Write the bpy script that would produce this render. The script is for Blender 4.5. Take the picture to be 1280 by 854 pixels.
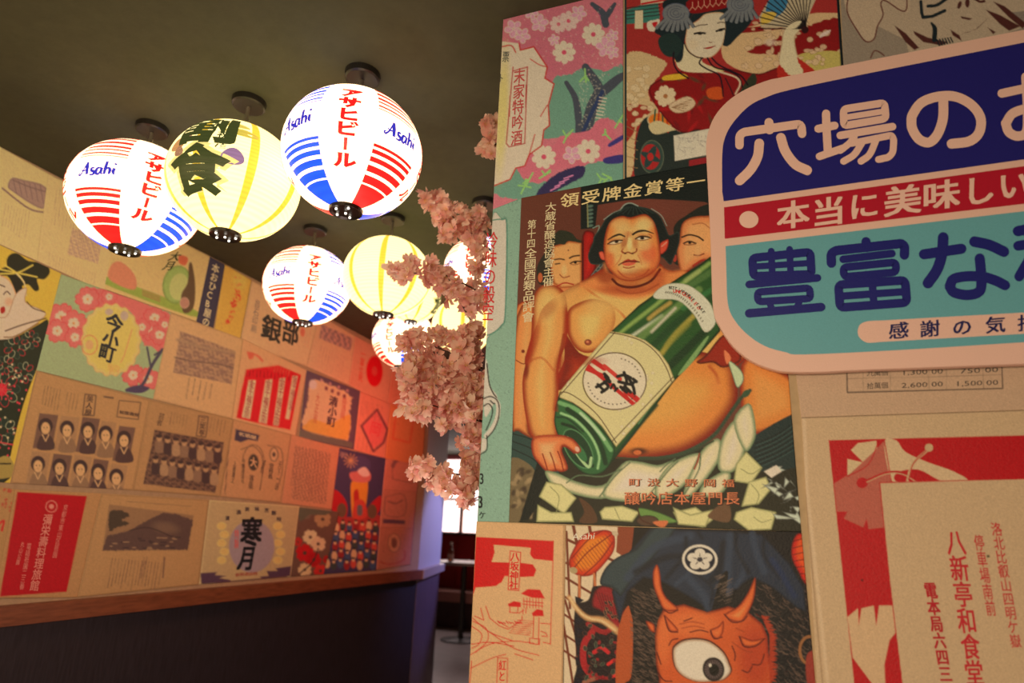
import bpy, math, random
import numpy as np
from mathutils import Vector, Matrix
for _o in list(bpy.data.objects): bpy.data.objects.remove(_o)
random.seed(7); rng = np.random.default_rng(7)
COL = bpy.context.scene.collection
SC = bpy.context.scene

# ------------------------------------------------------------------ camera
EYE = 1.40                      # eye height; ceiling is CEIL
CEIL = 2.65
FPX = 807.55                    # focal length in pixels of the 1280 px wide frame
YAW, PITCH, ROLL = -0.356898, 0.2852924, 0.0410097
_cy, _sy, _cp, _sp = math.cos(YAW), math.sin(YAW), math.cos(PITCH), math.sin(PITCH)
CF = np.array([_sy*_cp, _cy*_cp, _sp]); _r = np.array([_cy, -_sy, 0.0]); _u = np.cross(_r, CF)
CR = math.cos(ROLL)*_r + math.sin(ROLL)*_u
CU = -math.sin(ROLL)*_r + math.cos(ROLL)*_u
cam_d = bpy.data.cameras.new('camera'); cam = bpy.data.objects.new('camera', cam_d); COL.objects.link(cam)
cam_d.sensor_width = 36; cam_d.lens = FPX/1280*36; cam_d.clip_start = 0.02
M = Matrix((( CR[0], CU[0], -CF[0], 0), (CR[1], CU[1], -CF[1], 0), (CR[2], CU[2], -CF[2], EYE), (0,0,0,1)))
cam.matrix_world = M
cam_d.dof.use_dof = True; cam_d.dof.focus_distance = 1.50; cam_d.dof.aperture_fstop = 2.6
SC.camera = cam
ORG = np.array([0, 0, EYE])
def ray(p):
    p = np.asarray(p, float); x = p[..., 0:1]-640; y = p[..., 1:2]-427
    return CF*FPX + CR*x - CU*y
def hit(p, axis, val):          # the point where the line of sight of a photo pixel meets the plane axis = val
    d = ray(p); t = (val-ORG[axis])/d[..., axis:axis+1]
    return ORG + d*t
def proj(P):
    d = np.asarray(P)-ORG; z = d@CF
    return np.stack([640+FPX*(d@CR)/z, 427-FPX*(d@CU)/z], -1)

# ------------------------------------------------------------------ light and exposure
SC.view_settings.view_transform = 'Standard'; SC.view_settings.look = 'None'
SC.view_settings.exposure = 0.0; SC.view_settings.gamma = 1.0; SC.view_settings.use_curve_mapping = False
W = bpy.data.worlds.new('world'); SC.world = W; W.use_nodes = True
W.node_tree.nodes['Background'].inputs[0].default_value = (0.9, 0.6, 0.45, 1)
W.node_tree.nodes['Background'].inputs[1].default_value = 0.05
def area(name, loc, target, size, power, col):
    l = bpy.data.lights.new(name, 'AREA'); l.energy = power; l.color = col; l.size = size
    o = bpy.data.objects.new(name, l); COL.objects.link(o); o.location = loc
    o.rotation_euler = (Vector(target)-Vector(loc)).to_track_quat('-Z', 'Y').to_euler(); return o
def point(name, loc, rad, power, col):
    l = bpy.data.lights.new(name, 'POINT'); l.energy = power; l.color = col; l.shadow_soft_size = rad
    o = bpy.data.objects.new(name, l); COL.objects.link(o); o.location = loc; return o
area('room_lamp_behind_camera', (-0.40, -0.7, 1.45), (0.25, 1.25, 1.10), 0.5, 26, (1.0, 0.76, 0.47))
point('red_neon_glow', (-1.75, 3.75, 2.0), 0.15, 15, (1.0, 0.15, 0.09))
point('pink_bar_glow', (-1.25, 2.35, 1.25), 0.12, 7, (1.0, 0.50, 0.36))
point('blossom_fill_light', (-1.02, 1.52, 1.22), 0.07, 8.5, (1.0, 0.70, 0.60))  # added fill light with no visible source, brightens the blossoms
# the next row of lanterns, overhead and out of the picture
for _i, (_x, _y) in enumerate(((-0.95, 0.40), (-1.45, 0.42), (-1.90, 0.45), (-1.9, -0.5))): point('overhead_lantern_light', (_x, _y, 2.2), 0.17, 3.0, (1.0, 0.68, 0.36))
_s = point('blue_sign_glow', (-1.5, 6.3, 2.0), 0.08, 90, (0.40, 0.38, 1.0)); _s.data.type = 'SPOT'; _s.data.spot_size = math.radians(46); _s.data.spot_blend = .5; _s.rotation_euler = (Vector((-2.66, 5.30, 1.2))-_s.location).to_track_quat('-Z', 'Y').to_euler()

# ------------------------------------------------------------------ materials
def mat(name, base=(0.5,0.5,0.5), rough=0.6, metal=0.0, attr=False, bump=0.0, bscale=200, noise=0.0, nscale=60, emis=None, estr=0, spec=0.5, stretch=None, trans=0.0, sss=0.0):
    m = bpy.data.materials.new(name); m.use_nodes = True; nt = m.node_tree; n = nt.nodes; b = n['Principled BSDF']
    b.inputs['Roughness'].default_value = rough; b.inputs['Metallic'].default_value = metal
    b.inputs['Specular IOR Level'].default_value = spec; b.inputs['Transmission Weight'].default_value = trans
    src = None
    if attr:
        a = n.new('ShaderNodeVertexColor'); a.layer_name = 'Col'; src = a.outputs[0]
    tc = n.new('ShaderNodeTexCoord'); mp = n.new('ShaderNodeMapping'); nt.links.new(tc.outputs['Object'], mp.inputs[0])
    if stretch: mp.inputs['Scale'].default_value = stretch
    if noise > 0:
        t = n.new('ShaderNodeTexNoise'); t.inputs['Scale'].default_value = nscale; t.inputs['Detail'].default_value = 5
        nt.links.new(mp.outputs[0], t.inputs[0])
        mr = n.new('ShaderNodeMapRange'); mr.inputs[1].default_value = 0.25; mr.inputs[2].default_value = 0.75
        mr.inputs[3].default_value = 1-noise; mr.inputs[4].default_value = 1+noise; nt.links.new(t.outputs[0], mr.inputs[0])
        mx = n.new('ShaderNodeVectorMath'); mx.operation = 'SCALE'
        if src: nt.links.new(src, mx.inputs[0])
        else: mx.inputs[0].default_value = base[:3]
        nt.links.new(mr.outputs[0], mx.inputs['Scale']); src = mx.outputs[0]
    if src: nt.links.new(src, b.inputs['Base Color'])
    else: b.inputs['Base Color'].default_value = (*base[:3], 1)
    if bump > 0:
        t = n.new('ShaderNodeTexNoise'); t.inputs['Scale'].default_value = bscale; t.inputs['Detail'].default_value = 4
        nt.links.new(mp.outputs[0], t.inputs[0]); bp = n.new('ShaderNodeBump'); bp.inputs['Strength'].default_value = bump
        bp.inputs['Distance'].default_value = 0.002; nt.links.new(t.outputs[0], bp.inputs['Height']); nt.links.new(bp.outputs[0], b.inputs['Normal'])
    if emis is not None:
        if emis == 'attr': nt.links.new(n.get('Color Attribute').outputs[0] if n.get('Color Attribute') else src, b.inputs['Emission Color'])
        else: b.inputs['Emission Color'].default_value = (*emis, 1)
        b.inputs['Emission Strength'].default_value = estr
    return m
M_paper = mat('printed_paper', attr=True, rough=0.55, bump=0.35, bscale=330, noise=0.10, nscale=520, spec=0.35)
M_ink = mat('printed_ink', attr=True, rough=0.55, noise=0.06, nscale=500, spec=0.3)
M_sign = mat('painted_sign_board', attr=True, rough=0.42, bump=0.12, bscale=300, noise=0.07, nscale=700, spec=0.45)
M_wallpaper = mat('beige_wall', (0.50, 0.38, 0.25), 0.8, bump=0.3, bscale=120, noise=0.1)
M_ceil = mat('olive_ceiling_paint', (0.050, 0.057, 0.032), 0.85, bump=0.25, bscale=90, noise=0.12, nscale=30)
M_dark = mat('dark_stained_panel', (0.026, 0.026, 0.038), 0.5, bump=0.3, bscale=25, noise=0.35, nscale=18, stretch=(6, 6, .6))
M_wood = mat('warm_wood', (0.22, 0.075, 0.035), 0.45, bump=0.3, bscale=20, noise=0.3, nscale=14, stretch=(8, 1, 8))
M_darkwood = mat('dark_wood', (0.06, 0.028, 0.02), 0.4, noise=0.3, nscale=12)
M_floor = mat('pinkish_floor', (0.45, 0.38, 0.38), 0.35, noise=0.12, nscale=8)
M_black = mat('black_metal', (0.012, 0.012, 0.012), 0.4, bump=0.05)
M_blackgl = mat('black_plastic_cap', (0.01, 0.008, 0.006), 0.3)
M_steel = mat('lamp_stem_metal', (0.35, 0.33, 0.28), 0.35, metal=0.8)
M_red = mat('red_upholstery', (0.45, 0.02, 0.02), 0.5, bump=0.2, bscale=200)
M_twig = mat('brown_twig', (0.045, 0.022, 0.015), 0.8, bump=0.5, bscale=300)
M_petal = mat('pink_silk_petal', attr=True, rough=0.6, noise=0.08, nscale=80)
M_bottle = mat('dark_sauce_bottle_glass', (0.35, 0.12, 0.06), 0.15, trans=0.3)
M_white = mat('white_plastic', (0.8, 0.78, 0.75), 0.4)
M_window = mat('bright_frosted_window', (0.8, 0.7, 0.68), 0.4, emis=(1.0, 0.80, 0.76), estr=2.4)
def _petal_trans():
    nt = M_petal.node_tree; n = nt.nodes; b = n['Principled BSDF']; out = n['Material Output']
    t = n.new('ShaderNodeBsdfTranslucent'); mx = n.new('ShaderNodeMixShader'); mx.inputs[0].default_value = 0.4
    nt.links.new(n['Color Attribute'].outputs[0], t.inputs[0]); nt.links.new(b.outputs[0], mx.inputs[1]); nt.links.new(t.outputs[0], mx.inputs[2])
    nt.links.new(mx.outputs[0], out.inputs[0])
_petal_trans()
def lampmat(name, strength, sample):
    m = bpy.data.materials.new(name); m.use_nodes = True; nt = m.node_tree; n = nt.nodes; b = n['Principled BSDF']
    a = n.new('ShaderNodeVertexColor'); a.layer_name = 'Col'
    sc = n.new('ShaderNodeVectorMath'); sc.operation = 'SCALE'; sc.inputs['Scale'].default_value = 0.6
    nt.links.new(a.outputs[0], sc.inputs[0]); nt.links.new(sc.outputs[0], b.inputs['Base Color'])
    nt.links.new(a.outputs[0], b.inputs['Emission Color']); b.inputs['Roughness'].default_value = 0.4
    # paper shell lit by a bulb in its middle: fine horizontal wire ribs and vellum mottling
    tc = n.new('ShaderNodeTexCoord'); sp = n.new('ShaderNodeSeparateXYZ'); nt.links.new(tc.outputs['Object'], sp.inputs[0])
    mu = n.new('ShaderNodeMath'); mu.operation = 'MULTIPLY'; mu.inputs[1].default_value = 520; nt.links.new(sp.outputs[2], mu.inputs[0])
    si = n.new('ShaderNodeMath'); si.operation = 'SINE'; nt.links.new(mu.outputs[0], si.inputs[0])
    mr = n.new('ShaderNodeMapRange'); mr.inputs[1].default_value = -1; mr.inputs[2].default_value = 1
    mr.inputs[3].default_value = strength*0.88; mr.inputs[4].default_value = strength*1.06; nt.links.new(si.outputs[0], mr.inputs[0])
    nt.links.new(mr.outputs[0], b.inputs['Emission Strength'])
    m.cycles.emission_sampling = sample; return m
M_lamp = lampmat('glowing_lantern_paper', 1.85, 'FRONT_BACK')
M_lampink = lampmat('lantern_ink', 1.25, 'NONE')

# ------------------------------------------------------------------ mesh helpers
def lin(c):
    c = np.asarray(c, float)/255; return np.where(c <= 0.04045, c/12.92, ((c+0.055)/1.055)**2.4)
KR = np.array([0.70, 0.53, 0.31])       # colour of the lamp light on the front wall: divided out of seen colours, local darkness stays painted in
KL = np.array([0.56, 0.38, 0.29])  # average light on the left wall; its fade and red tint stay in the prints
KNOW = [KR]
def C(r, g, b): return np.clip(lin((r, g, b))/KNOW[0], 0.004, 0.93)
def mesh_obj(name, V, F, material, parent=None, cols=None, smooth=False, domain='POINT'):
    me = bpy.data.meshes.new(name)
    if isinstance(F, np.ndarray) and F.ndim == 2:
        V = np.asarray(V, np.float32); k = F.shape[1]
        me.vertices.add(len(V)); me.vertices.foreach_set('co', V.ravel())
        me.loops.add(F.size); me.loops.foreach_set('vertex_index', F.ravel().astype(np.int32))
        me.polygons.add(len(F)); me.polygons.foreach_set('loop_start', np.arange(0, F.size, k, dtype=np.int32))
        me.update(calc_edges=True)
    else:
        me.from_pydata([tuple(map(float, v)) for v in V], [], [list(map(int, f)) for f in F])
    if cols is not None:
        a = me.color_attributes.new('Col', 'FLOAT_COLOR', domain)
        cc = np.ones((len(cols), 4), np.float32); cc[:, :3] = cols; a.data.foreach_set('color', cc.ravel())
    me.materials.append(material)
    if smooth: me.polygons.foreach_set('use_smooth', [True]*len(me.polygons))
    o = bpy.data.objects.new(name, me); COL.objects.link(o)
    if parent is not None: o.parent = parent
    return o
def tag(o, label=None, cat=None, group=None, kind=None):
    if label: o['label'] = label
    if cat: o['category'] = cat
    if group: o['group'] = group
    if kind: o['kind'] = kind
    return o
def empty(name, loc=(0,0,0), rz=0):
    o = bpy.data.objects.new(name, None); COL.objects.link(o); o.location = loc; o.rotation_euler = (0,0,rz); o.empty_display_size = .05; return o
class MB:
    def __init__(s): s.V = []; s.F = []
    def box(s, a, b):
        k = len(s.V); (x0,y0,z0),(x1,y1,z1) = a, b
        s.V += [(x0,y0,z0),(x1,y0,z0),(x1,y1,z0),(x0,y1,z0),(x0,y0,z1),(x1,y0,z1),(x1,y1,z1),(x0,y1,z1)]
        s.F += [[k+i for i in f] for f in ((0,3,2,1),(4,5,6,7),(0,1,5,4),(1,2,6,5),(2,3,7,6),(3,0,4,7))]; return s
    def prism(s, pts, z0, z1):
        k = len(s.V); n = len(pts); s.V += [(x,y,z0) for x,y in pts]+[(x,y,z1) for x,y in pts]
        s.F += [[k+i for i in range(n)][::-1], [k+n+i for i in range(n)]] + [[k+i, k+(i+1)%n, k+n+(i+1)%n, k+n+i] for i in range(n)]; return s
    def lathe(s, prof, n=24, c=(0,0,0)):
        k = len(s.V)
        for r, z in prof:
            for i in range(n):
                a = 2*math.pi*i/n; s.V.append((c[0]+r*math.cos(a), c[1]+r*math.sin(a), c[2]+z))
        for j in range(len(prof)-1):
            for i in range(n):
                i2 = (i+1)%n; s.F.append([k+j*n+i, k+j*n+i2, k+(j+1)*n+i2, k+(j+1)*n+i])
        s.F.append([k+i for i in range(n)][::-1]); s.F.append([k+(len(prof)-1)*n+i for i in range(n)]); return s
    def tube(s, pts, rad, n=6):
        k = len(s.V); pts = [Vector(p) for p in pts]; R = rad if hasattr(rad, '__len__') else [rad]*len(pts)
        for j, p in enumerate(pts):
            d = (pts[min(j+1, len(pts)-1)]-pts[max(j-1, 0)]).normalized(); a = d.orthogonal().normalized(); b = d.cross(a)
            for i in range(n):
                t = 2*math.pi*i/n; s.V.append(tuple(p+R[j]*(math.cos(t)*a+math.sin(t)*b)))
        for j in range(len(pts)-1):
            for i in range(n):
                i2 = (i+1)%n; s.F.append([k+j*n+i, k+j*n+i2, k+(j+1)*n+i2, k+(j+1)*n+i])
        s.F.append([k+i for i in range(n)][::-1]); s.F.append([k+(len(pts)-1)*n+i for i in range(n)]); return s
    def make(s, name, m, parent=None, smooth=False): return mesh_obj(name, s.V, s.F, m, parent, smooth=smooth)
def smooth_path(p, closed=False, n=6):
    p = np.asarray(p, float)
    if len(p) < 3: return p
    if closed: q = np.concatenate([p[-1:], p, p[:2]])
    else: q = np.concatenate([2*p[:1]-p[1:2], p, 2*p[-1:]-p[-2:-1]])
    out = []
    for i in range(1, len(q)-2):
        a, b, c, d = q[i-1], q[i], q[i+1], q[i+2]
        for t in np.arange(n)/n:
            out.append(0.5*((2*b)+(-a+c)*t+(2*a-5*b+4*c-d)*t*t+(-a+3*b-3*c+d)*t**3))
    if not closed: out.append(p[-1])
    return np.array(out)

# ------------------------------------------------------------------ zoom frames in which the artwork was read off
Z = dict(P=(0,0,1), A=(620,220,.26923), B=(620,400,.31603), C=(800,400,.31603), F=(720,240,.15223), S=(640,250,.1875), M=(690,320,.328125),
         W=(600,0,.2809), V=(780,0,.2809), G=(800,0,.14056), U=(980,0,.2809), N=(880,220,.32787), Y=(580,640,.25052), O=(780,640,.25048), Q=(710,690,.192), E=(980,480,.43796),
         a=(0,170,.26936), b=(0,330,.31621), c=(0,560,.34409), d=(240,330,.26936), e=(240,520,.28095), l=(330,70,.30452))
def pt(z, s):
    ox, oy, k = Z[z]
    a = np.array([float(v) for v in s.replace(',', ' ').split()]).reshape(-1, 2)
    return a*k+np.array([ox, oy])

# ------------------------------------------------------------------ painting a print onto a fine mesh of coloured vertices
def seg_dist(P, a, b):
    d = b-a; L = (d@d)+1e-9; t = np.clip(((P-a)@d)/L, 0, 1); q = P-(a+t[:, None]*d); return (q*q).sum(1), t
def sdf(P, poly):
    n = len(poly); D = np.full(len(P), 1e18); ins = np.zeros(len(P), bool)
    for i in range(n):
        a, b = poly[i], poly[(i+1)%n]; d2, _ = seg_dist(P, a, b); np.minimum(D, d2, out=D)
        if a[1] != b[1]:
            c = ((a[1] > P[:, 1]) != (b[1] > P[:, 1])) & (P[:, 0] < (b[0]-a[0])*(P[:, 1]-a[1])/(b[1]-a[1])+a[0]); ins ^= c
    D = np.sqrt(D); return np.where(ins, D, -D)
def sst(x): x = np.clip(x, 0, 1); return x*x*(3-2*x)
class Canvas:
    def __init__(s, quad, wall, base, step=1.15, off=0.0015, name='art_print'):
        Canvas.cnt = getattr(Canvas, 'cnt', 0)+1; off = off+Canvas.cnt*4e-5; s.wall, s.off = wall, off
        ax, val = WALLS[wall]; s.ax = ax
        H = hit(np.array(quad, float), ax, val)
        Q = np.array(quad, float); w = max(np.linalg.norm(Q[1]-Q[0]), np.linalg.norm(Q[2]-Q[3])); h = max(np.linalg.norm(Q[3]-Q[0]), np.linalg.norm(Q[2]-Q[1]))
        nu, nv = int(w/step)+2, int(h/step)+2; s.nu, s.nv = nu, nv
        u = np.linspace(0, 1, nu); v = np.linspace(0, 1, nv); U, Vv = np.meshgrid(u, v); U = U.ravel()[:, None]; Vv = Vv.ravel()[:, None]
        s.X = (1-U)*(1-Vv)*H[0]+U*(1-Vv)*H[1]+U*Vv*H[2]+(1-U)*Vv*H[3]
        s.P = proj(s.X); s.col = np.tile(C(*base), (len(s.P), 1)); s.base = C(*base)
        s.L = Letters(wall, off+0.0007); s.name = name; s.H = H
    def _near(s, pts, pad):
        lo, hi = pts.min(0)-pad, pts.max(0)+pad
        return np.nonzero((s.P[:, 0] > lo[0]) & (s.P[:, 0] < hi[0]) & (s.P[:, 1] > lo[1]) & (s.P[:, 1] < hi[1]))[0]
    def poly(s, pts, col, sm=True, rim=None, rw=8, f=0.7, al=1.0, clip=None, hi=None, jit=0):
        if sm: pts = smooth_path(pts, True, 4)
        if jit:
            q = []
            for i in range(len(pts)):
                a, b = pts[i], pts[(i+1) % len(pts)]; k = max(1, int(np.linalg.norm(b-a)/jit/1.5))
                for t in range(k): q.append(a+(b-a)*t/k+rng.normal(size=2)*jit*.5)
            pts = np.array(q)
        idx = s._near(pts, f+1)
        if len(idx) == 0: return None
        P = s.P[idx]; d = sdf(P, pts); a = sst((d+f)/(2*f))*al
        if clip is not None: a = a*clip[idx]
        c = C(*col)[None, :].repeat(len(P), 0)
        if rim is not None: t = sst(d/rw)[:, None]; c = C(*rim)*(1-t)+c*t
        if hi is not None:      # printed highlight towards the middle of the form
            t = sst((d-rw)/(rw*2.2))[:, None]; c = c*(1-t)+C(*hi)*t
        s.col[idx] = s.col[idx]*(1-a[:, None])+c*a[:, None]
        m = np.zeros(len(s.P), np.float32); m[idx] = a; return m
    def ell(s, c, rx, ry, rot, col, n=28, **k):
        t = np.arange(n)*2*math.pi/n; a = math.radians(rot); x = rx*np.cos(t); y = ry*np.sin(t)
        return s.poly(np.stack([c[0]+x*math.cos(a)-y*math.sin(a), c[1]+x*math.sin(a)+y*math.cos(a)], 1), col, sm=False, **k)
    def blob(s, c, rx, ry, rot, col, al=0.7, clip=None):
        c = np.asarray(c, float); R = max(rx, ry)*1.6; idx = s._near(np.array([c]), R)
        if len(idx) == 0: return
        q = s.P[idx]-c; a = math.radians(rot); x = (q[:, 0]*math.cos(a)+q[:, 1]*math.sin(a))/rx; y = (-q[:, 0]*math.sin(a)+q[:, 1]*math.cos(a))/ry
        w = sst(1.35-np.sqrt(x*x+y*y))*al
        if clip is not None: w = w*clip[idx]
        s.col[idx] = s.col[idx]*(1-w[:, None])+C(*col)*w[:, None]
    def line(s, pts, w, col, sm=True, al=1.0, f=0.6, clip=None, taper=None):
        if sm: pts = smooth_path(pts, False, 4)
        idx = s._near(pts, w+2)
        if len(idx) == 0: return
        P = s.P[idx]; n = len(pts)-1; best = np.zeros(len(P))
        for i in range(n):
            d2, t = seg_dist(P, pts[i], pts[i+1]); ww = w/2
            if taper: g = (i+t)/n; ww = w/2*np.clip(np.where(g < .5, taper[0]+(1-taper[0])*g*2, taper[1]+(1-taper[1])*(1-g)*2), 0.05, 1)
            best = np.maximum(best, sst((ww-np.sqrt(d2)+f)/(2*f)))
        a = best*al
        if clip is not None: a = a*clip[idx]
        s.col[idx] = s.col[idx]*(1-a[:, None])+C(*col)*a[:, None]
    def flower(s, c, r, col, ctr=None, n=5, notch=True, out=None, sq=1.0):
        a = np.arange(n*10)*2*math.pi/(n*10); ph = rng.uniform(0, 6)
        rr = r*(0.74+0.26*np.abs(np.cos(n*a/2))**0.7)
        if notch: rr = rr*(1-0.14*np.maximum(0, np.cos(n*a))**12)
        p = np.stack([c[0]+rr*np.cos(a+ph), c[1]+rr*np.sin(a+ph)*sq], 1)
        if out is not None: s.poly(p+(p-np.array(c))*0.1, out, sm=False)
        s.poly(p, col, sm=False)
        if ctr is not None: s.ell(c, r*.2, r*.2, 0, ctr)
    def scribble(s, box, n, w, col, al=0.8, vert=True, gap=0.35):      # columns of tiny unreadable print
        x0, y0, x1, y1, sl = box
        for i in range(n):
            t = (i+.5)/n
            a = np.array([x0+(x1-x0)*t, y0+sl*t]) if vert else None
            yy = a[1]
            while yy < y1+sl*t-rng.uniform(0, (y1-y0)*.25):
                h = rng.uniform(1.2, 2.6); xo = -(yy-y0)*0.17
                s.line(np.array([[a[0]+xo, yy], [a[0]+xo-.3, yy+h]]), w, col, sm=False, al=al*rng.uniform(.5, 1)); yy += h+rng.uniform(.5, 1.6)
    def photo(s, quad, dark, light, sc=5, seed=0):                      # mottled halftone picture
        q = np.array(quad, float); idx = s._near(q, 1); P = s.P[idx]; d = sdf(P, q); a = sst(d+.5); r = np.random.default_rng(seed)
        v = np.zeros(len(P))
        for k in range(9):
            th = r.uniform(0, 6.28); fq = r.uniform(.5, 1.6)/sc; v += np.sin(P[:, 0]*math.cos(th)*fq*6.28+P[:, 1]*math.sin(th)*fq*6.28+r.uniform(0, 6))
        v = sst(v/5+.5)[:, None]; c = C(*dark)*(1-v)+C(*light)*v
        s.col[idx] = s.col[idx]*(1-a[:, None])+c*a[:, None]
    def finish(s, label, cat='poster', group=None, letters=True):
        nu, nv = s.nu, s.nv
        s.col *= rng.normal(1, 0.045, (len(s.col), 1)); s.col = .92*np.clip(s.col, 0, 1)**1.16 if s.ax == 1 else s.col; s.col = np.clip(s.col, 0.003, .95)
        sg = -1 if s.ax == 1 else 1
        V = s.X.copy(); V[:, s.ax] += sg*s.off
        i = np.arange(nu-1)[None, :]+np.arange(nv-1)[:, None]*nu; i = i.ravel(); F = np.stack([i, i+nu, i+nu+1, i+1], 1)
        top = np.arange(nu); rt = np.arange(nv)*nu+nu-1; bt = (nv-1)*nu+np.arange(nu); lf = np.arange(nv)*nu
        ring = np.concatenate([top, rt[1:], bt[::-1][1:], lf[::-1][1:-1]]); n0 = len(V)
        B = s.X[ring].copy(); m = len(ring); j = np.arange(m); F2 = np.stack([ring[j], ring[(j+1) % m], n0+(j+1) % m, n0+j], 1)
        V = np.concatenate([V, B]); Cc = np.concatenate([s.col, s.col[ring]*.8]); F = np.concatenate([F, F2])
        if s.ax == 0: F = F[:, ::-1]
        ctr = s.X.mean(0); root = mesh_obj(s.name, V-ctr, F[:, ::-1] if s.ax == 0 else F, M_paper, cols=Cc); root.location = ctr
        tag(root, label, cat, group)
        if letters and s.L.n: s.L.make('lettering', root, ctr)
        return root
WALLS = dict(R=(1, 1.247), L=(0, -2.46), S=(1, 1.247-0.030))

# ------------------------------------------------------------------ lettering: glyph outlines as thin geometry
_GL = {}
def glyph(ch, bold=0.0):
    k = (ch, bold)
    if k not in _GL:
        c = bpy.data.curves.new('g', 'FONT'); c.body = ch; c.resolution_u = 2; c.offset = bold
        o = bpy.data.objects.new('g', c); m = o.to_mesh(); v = np.array([x.co[:2] for x in m.vertices]).reshape(-1, 2); f = [list(p.vertices) for p in m.polygons]
        _GL[k] = (v, f); o.to_mesh_clear(); bpy.data.objects.remove(o); bpy.data.curves.remove(c)
    return _GL[k]
class Letters:
    zb = 0.0
    def __init__(s, wall, off): s.wall, s.off, s.V, s.F, s.K, s.n, s.G, s.g = wall, off, [], [], [], 0, [], 0
    def _add(s, P2, F, col):
        ax, val = WALLS[s.wall]; X = hit(P2, ax, val); s.k = (getattr(s, 'k', 0)+1) % 16; X[:, ax] += (-1 if ax == 1 else 1)*(s.off+s.zb+s.k*2.5e-5)
        s.V.append(X); s.F.append(F); s.K.append(np.tile(C(*col), (len(X), 1))); s.n += len(X); s.G.append(s.g)
    def cell(s, ch, ctr, right, down, col, bold=0.0):     # em square centred on ctr, right/down are its edge vectors
        v, f = glyph(ch, 0)
        if len(v) == 0: return
        x = v[:, 0:1]-0.5; y = -(v[:, 1:2]-0.38)
        if bold > 0:            # heavier strokes: overprints, each a hair prouder than the last
            for dx, dy in ((-1, -.6), (1, -.6), (-1, .6)): s._add(np.asarray(ctr)+(x+dx*bold)*np.asarray(right)+(y+dy*bold)*np.asarray(down), f, col)
            x = x+bold; y = y+bold*.6
        s._add(np.asarray(ctr)+x*np.asarray(right)+y*np.asarray(down), f, col)
    def vcol(s, txt, p0, p1, w, col, bold=0.0, tilt=0.0):
        s.g += 1; p0, p1 = np.array(p0, float), np.array(p1, float); n = len(txt); d = (p1-p0)/n
        for i, ch in enumerate(txt):
            if ch == 'ー': ch = '丨'
            if ch != ' ': s.cell(ch, p0+d*(i+.5), (w, -w*tilt), d*1.04, col, bold)
    def hrow(s, txt, p0, p1, h, col, bold=0.0, lean=0.0, wide=1.04):
        s.g += 1; p0, p1 = np.array(p0, float), np.array(p1, float); n = len(txt); d = (p1-p0)/n
        for i, ch in enumerate(txt):
            if ch != ' ': s.cell(ch, p0+d*(i+.5), d*wide, (lean*h, h), col, bold)
    def word(s, txt, p0, p1, h, col, bold=0.0, down=None):  # latin text fitted between two points on its baseline
        s.g += 1; v, f = glyph(txt, 0); p0, p1 = np.array(p0, float), np.array(p1, float); w = v[:, 0].max()
        dn = np.array(down if down is not None else (0, h), float)
        s._add(p0+(v[:, 0:1]/w)*(p1-p0)-v[:, 1:2]/0.73*dn, f, col)
    def stroke(s, pts, w, col, sm=False, cap=True):     # one round-ended brush stroke, corners rounded
        pts = np.asarray(pts, float); closed = np.allclose(pts[0], pts[-1]) and len(pts) > 3
        if sm: q = smooth_path(pts, False, 6)
        else:
            if closed: m = (pts[0]+pts[1])/2; pts = np.concatenate([[m], pts[1:], [m]])
            q = [pts[0]]
            for i in range(1, len(pts)-1):
                a, b, c = pts[i-1], pts[i], pts[i+1]; u, v = a-b, c-b; lu, lv = np.linalg.norm(u), np.linalg.norm(v); u, v = u/lu, v/lv
                r = min(w*.52, lu*.45, lv*.45)
                for t in (0, .25, .5, .75, 1): q.append((1-t)**2*(b+u*r)+2*t*(1-t)*b+t*t*(b+v*r))
            q.append(pts[-1]); q = np.array(q)
        d = np.gradient(q, axis=0)
        if closed and not sm: d[0] = d[-1] = q[1]-q[-2]
        d /= np.linalg.norm(d, axis=1)[:, None]+1e-9; nn = np.stack([-d[:, 1], d[:, 0]], 1)*w/2; n = len(q)
        P = [q+nn, q-nn]; F = [[i, n+i, n+i+1, i+1] for i in range(n-1)]; k = 2*n
        if cap and not closed:
            for e, sg in ((0, -1), (n-1, 1)):
                t = np.linspace(0, math.pi, 8); P.append(q[e]+nn[e]*np.cos(t)[:, None]+sg*d[e]*w/2*np.sin(t)[:, None]); F.append(list(range(k, k+8))); k += 8
        s._add(np.concatenate(P), F, col)
    def poly(s, pts, col, sm=False):
        p = smooth_path(pts, True, 5) if sm else np.asarray(pts, float); s._add(p, [list(range(len(p)))], col)
    def make(s, name, parent, ctr, material=None):      # one object for each line of lettering
        for g in dict.fromkeys(s.G):
            V, F, K, n = [], [], [], 0
            for v, f, k, h in zip(s.V, s.F, s.K, s.G):
                if h == g: V.append(v); K.append(k); F += [[i+n for i in q] for q in f]; n += len(v)
            o = mesh_obj(name, np.concatenate(V)-ctr, F, material or M_ink, parent, cols=np.concatenate(K))
        return o
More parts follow.
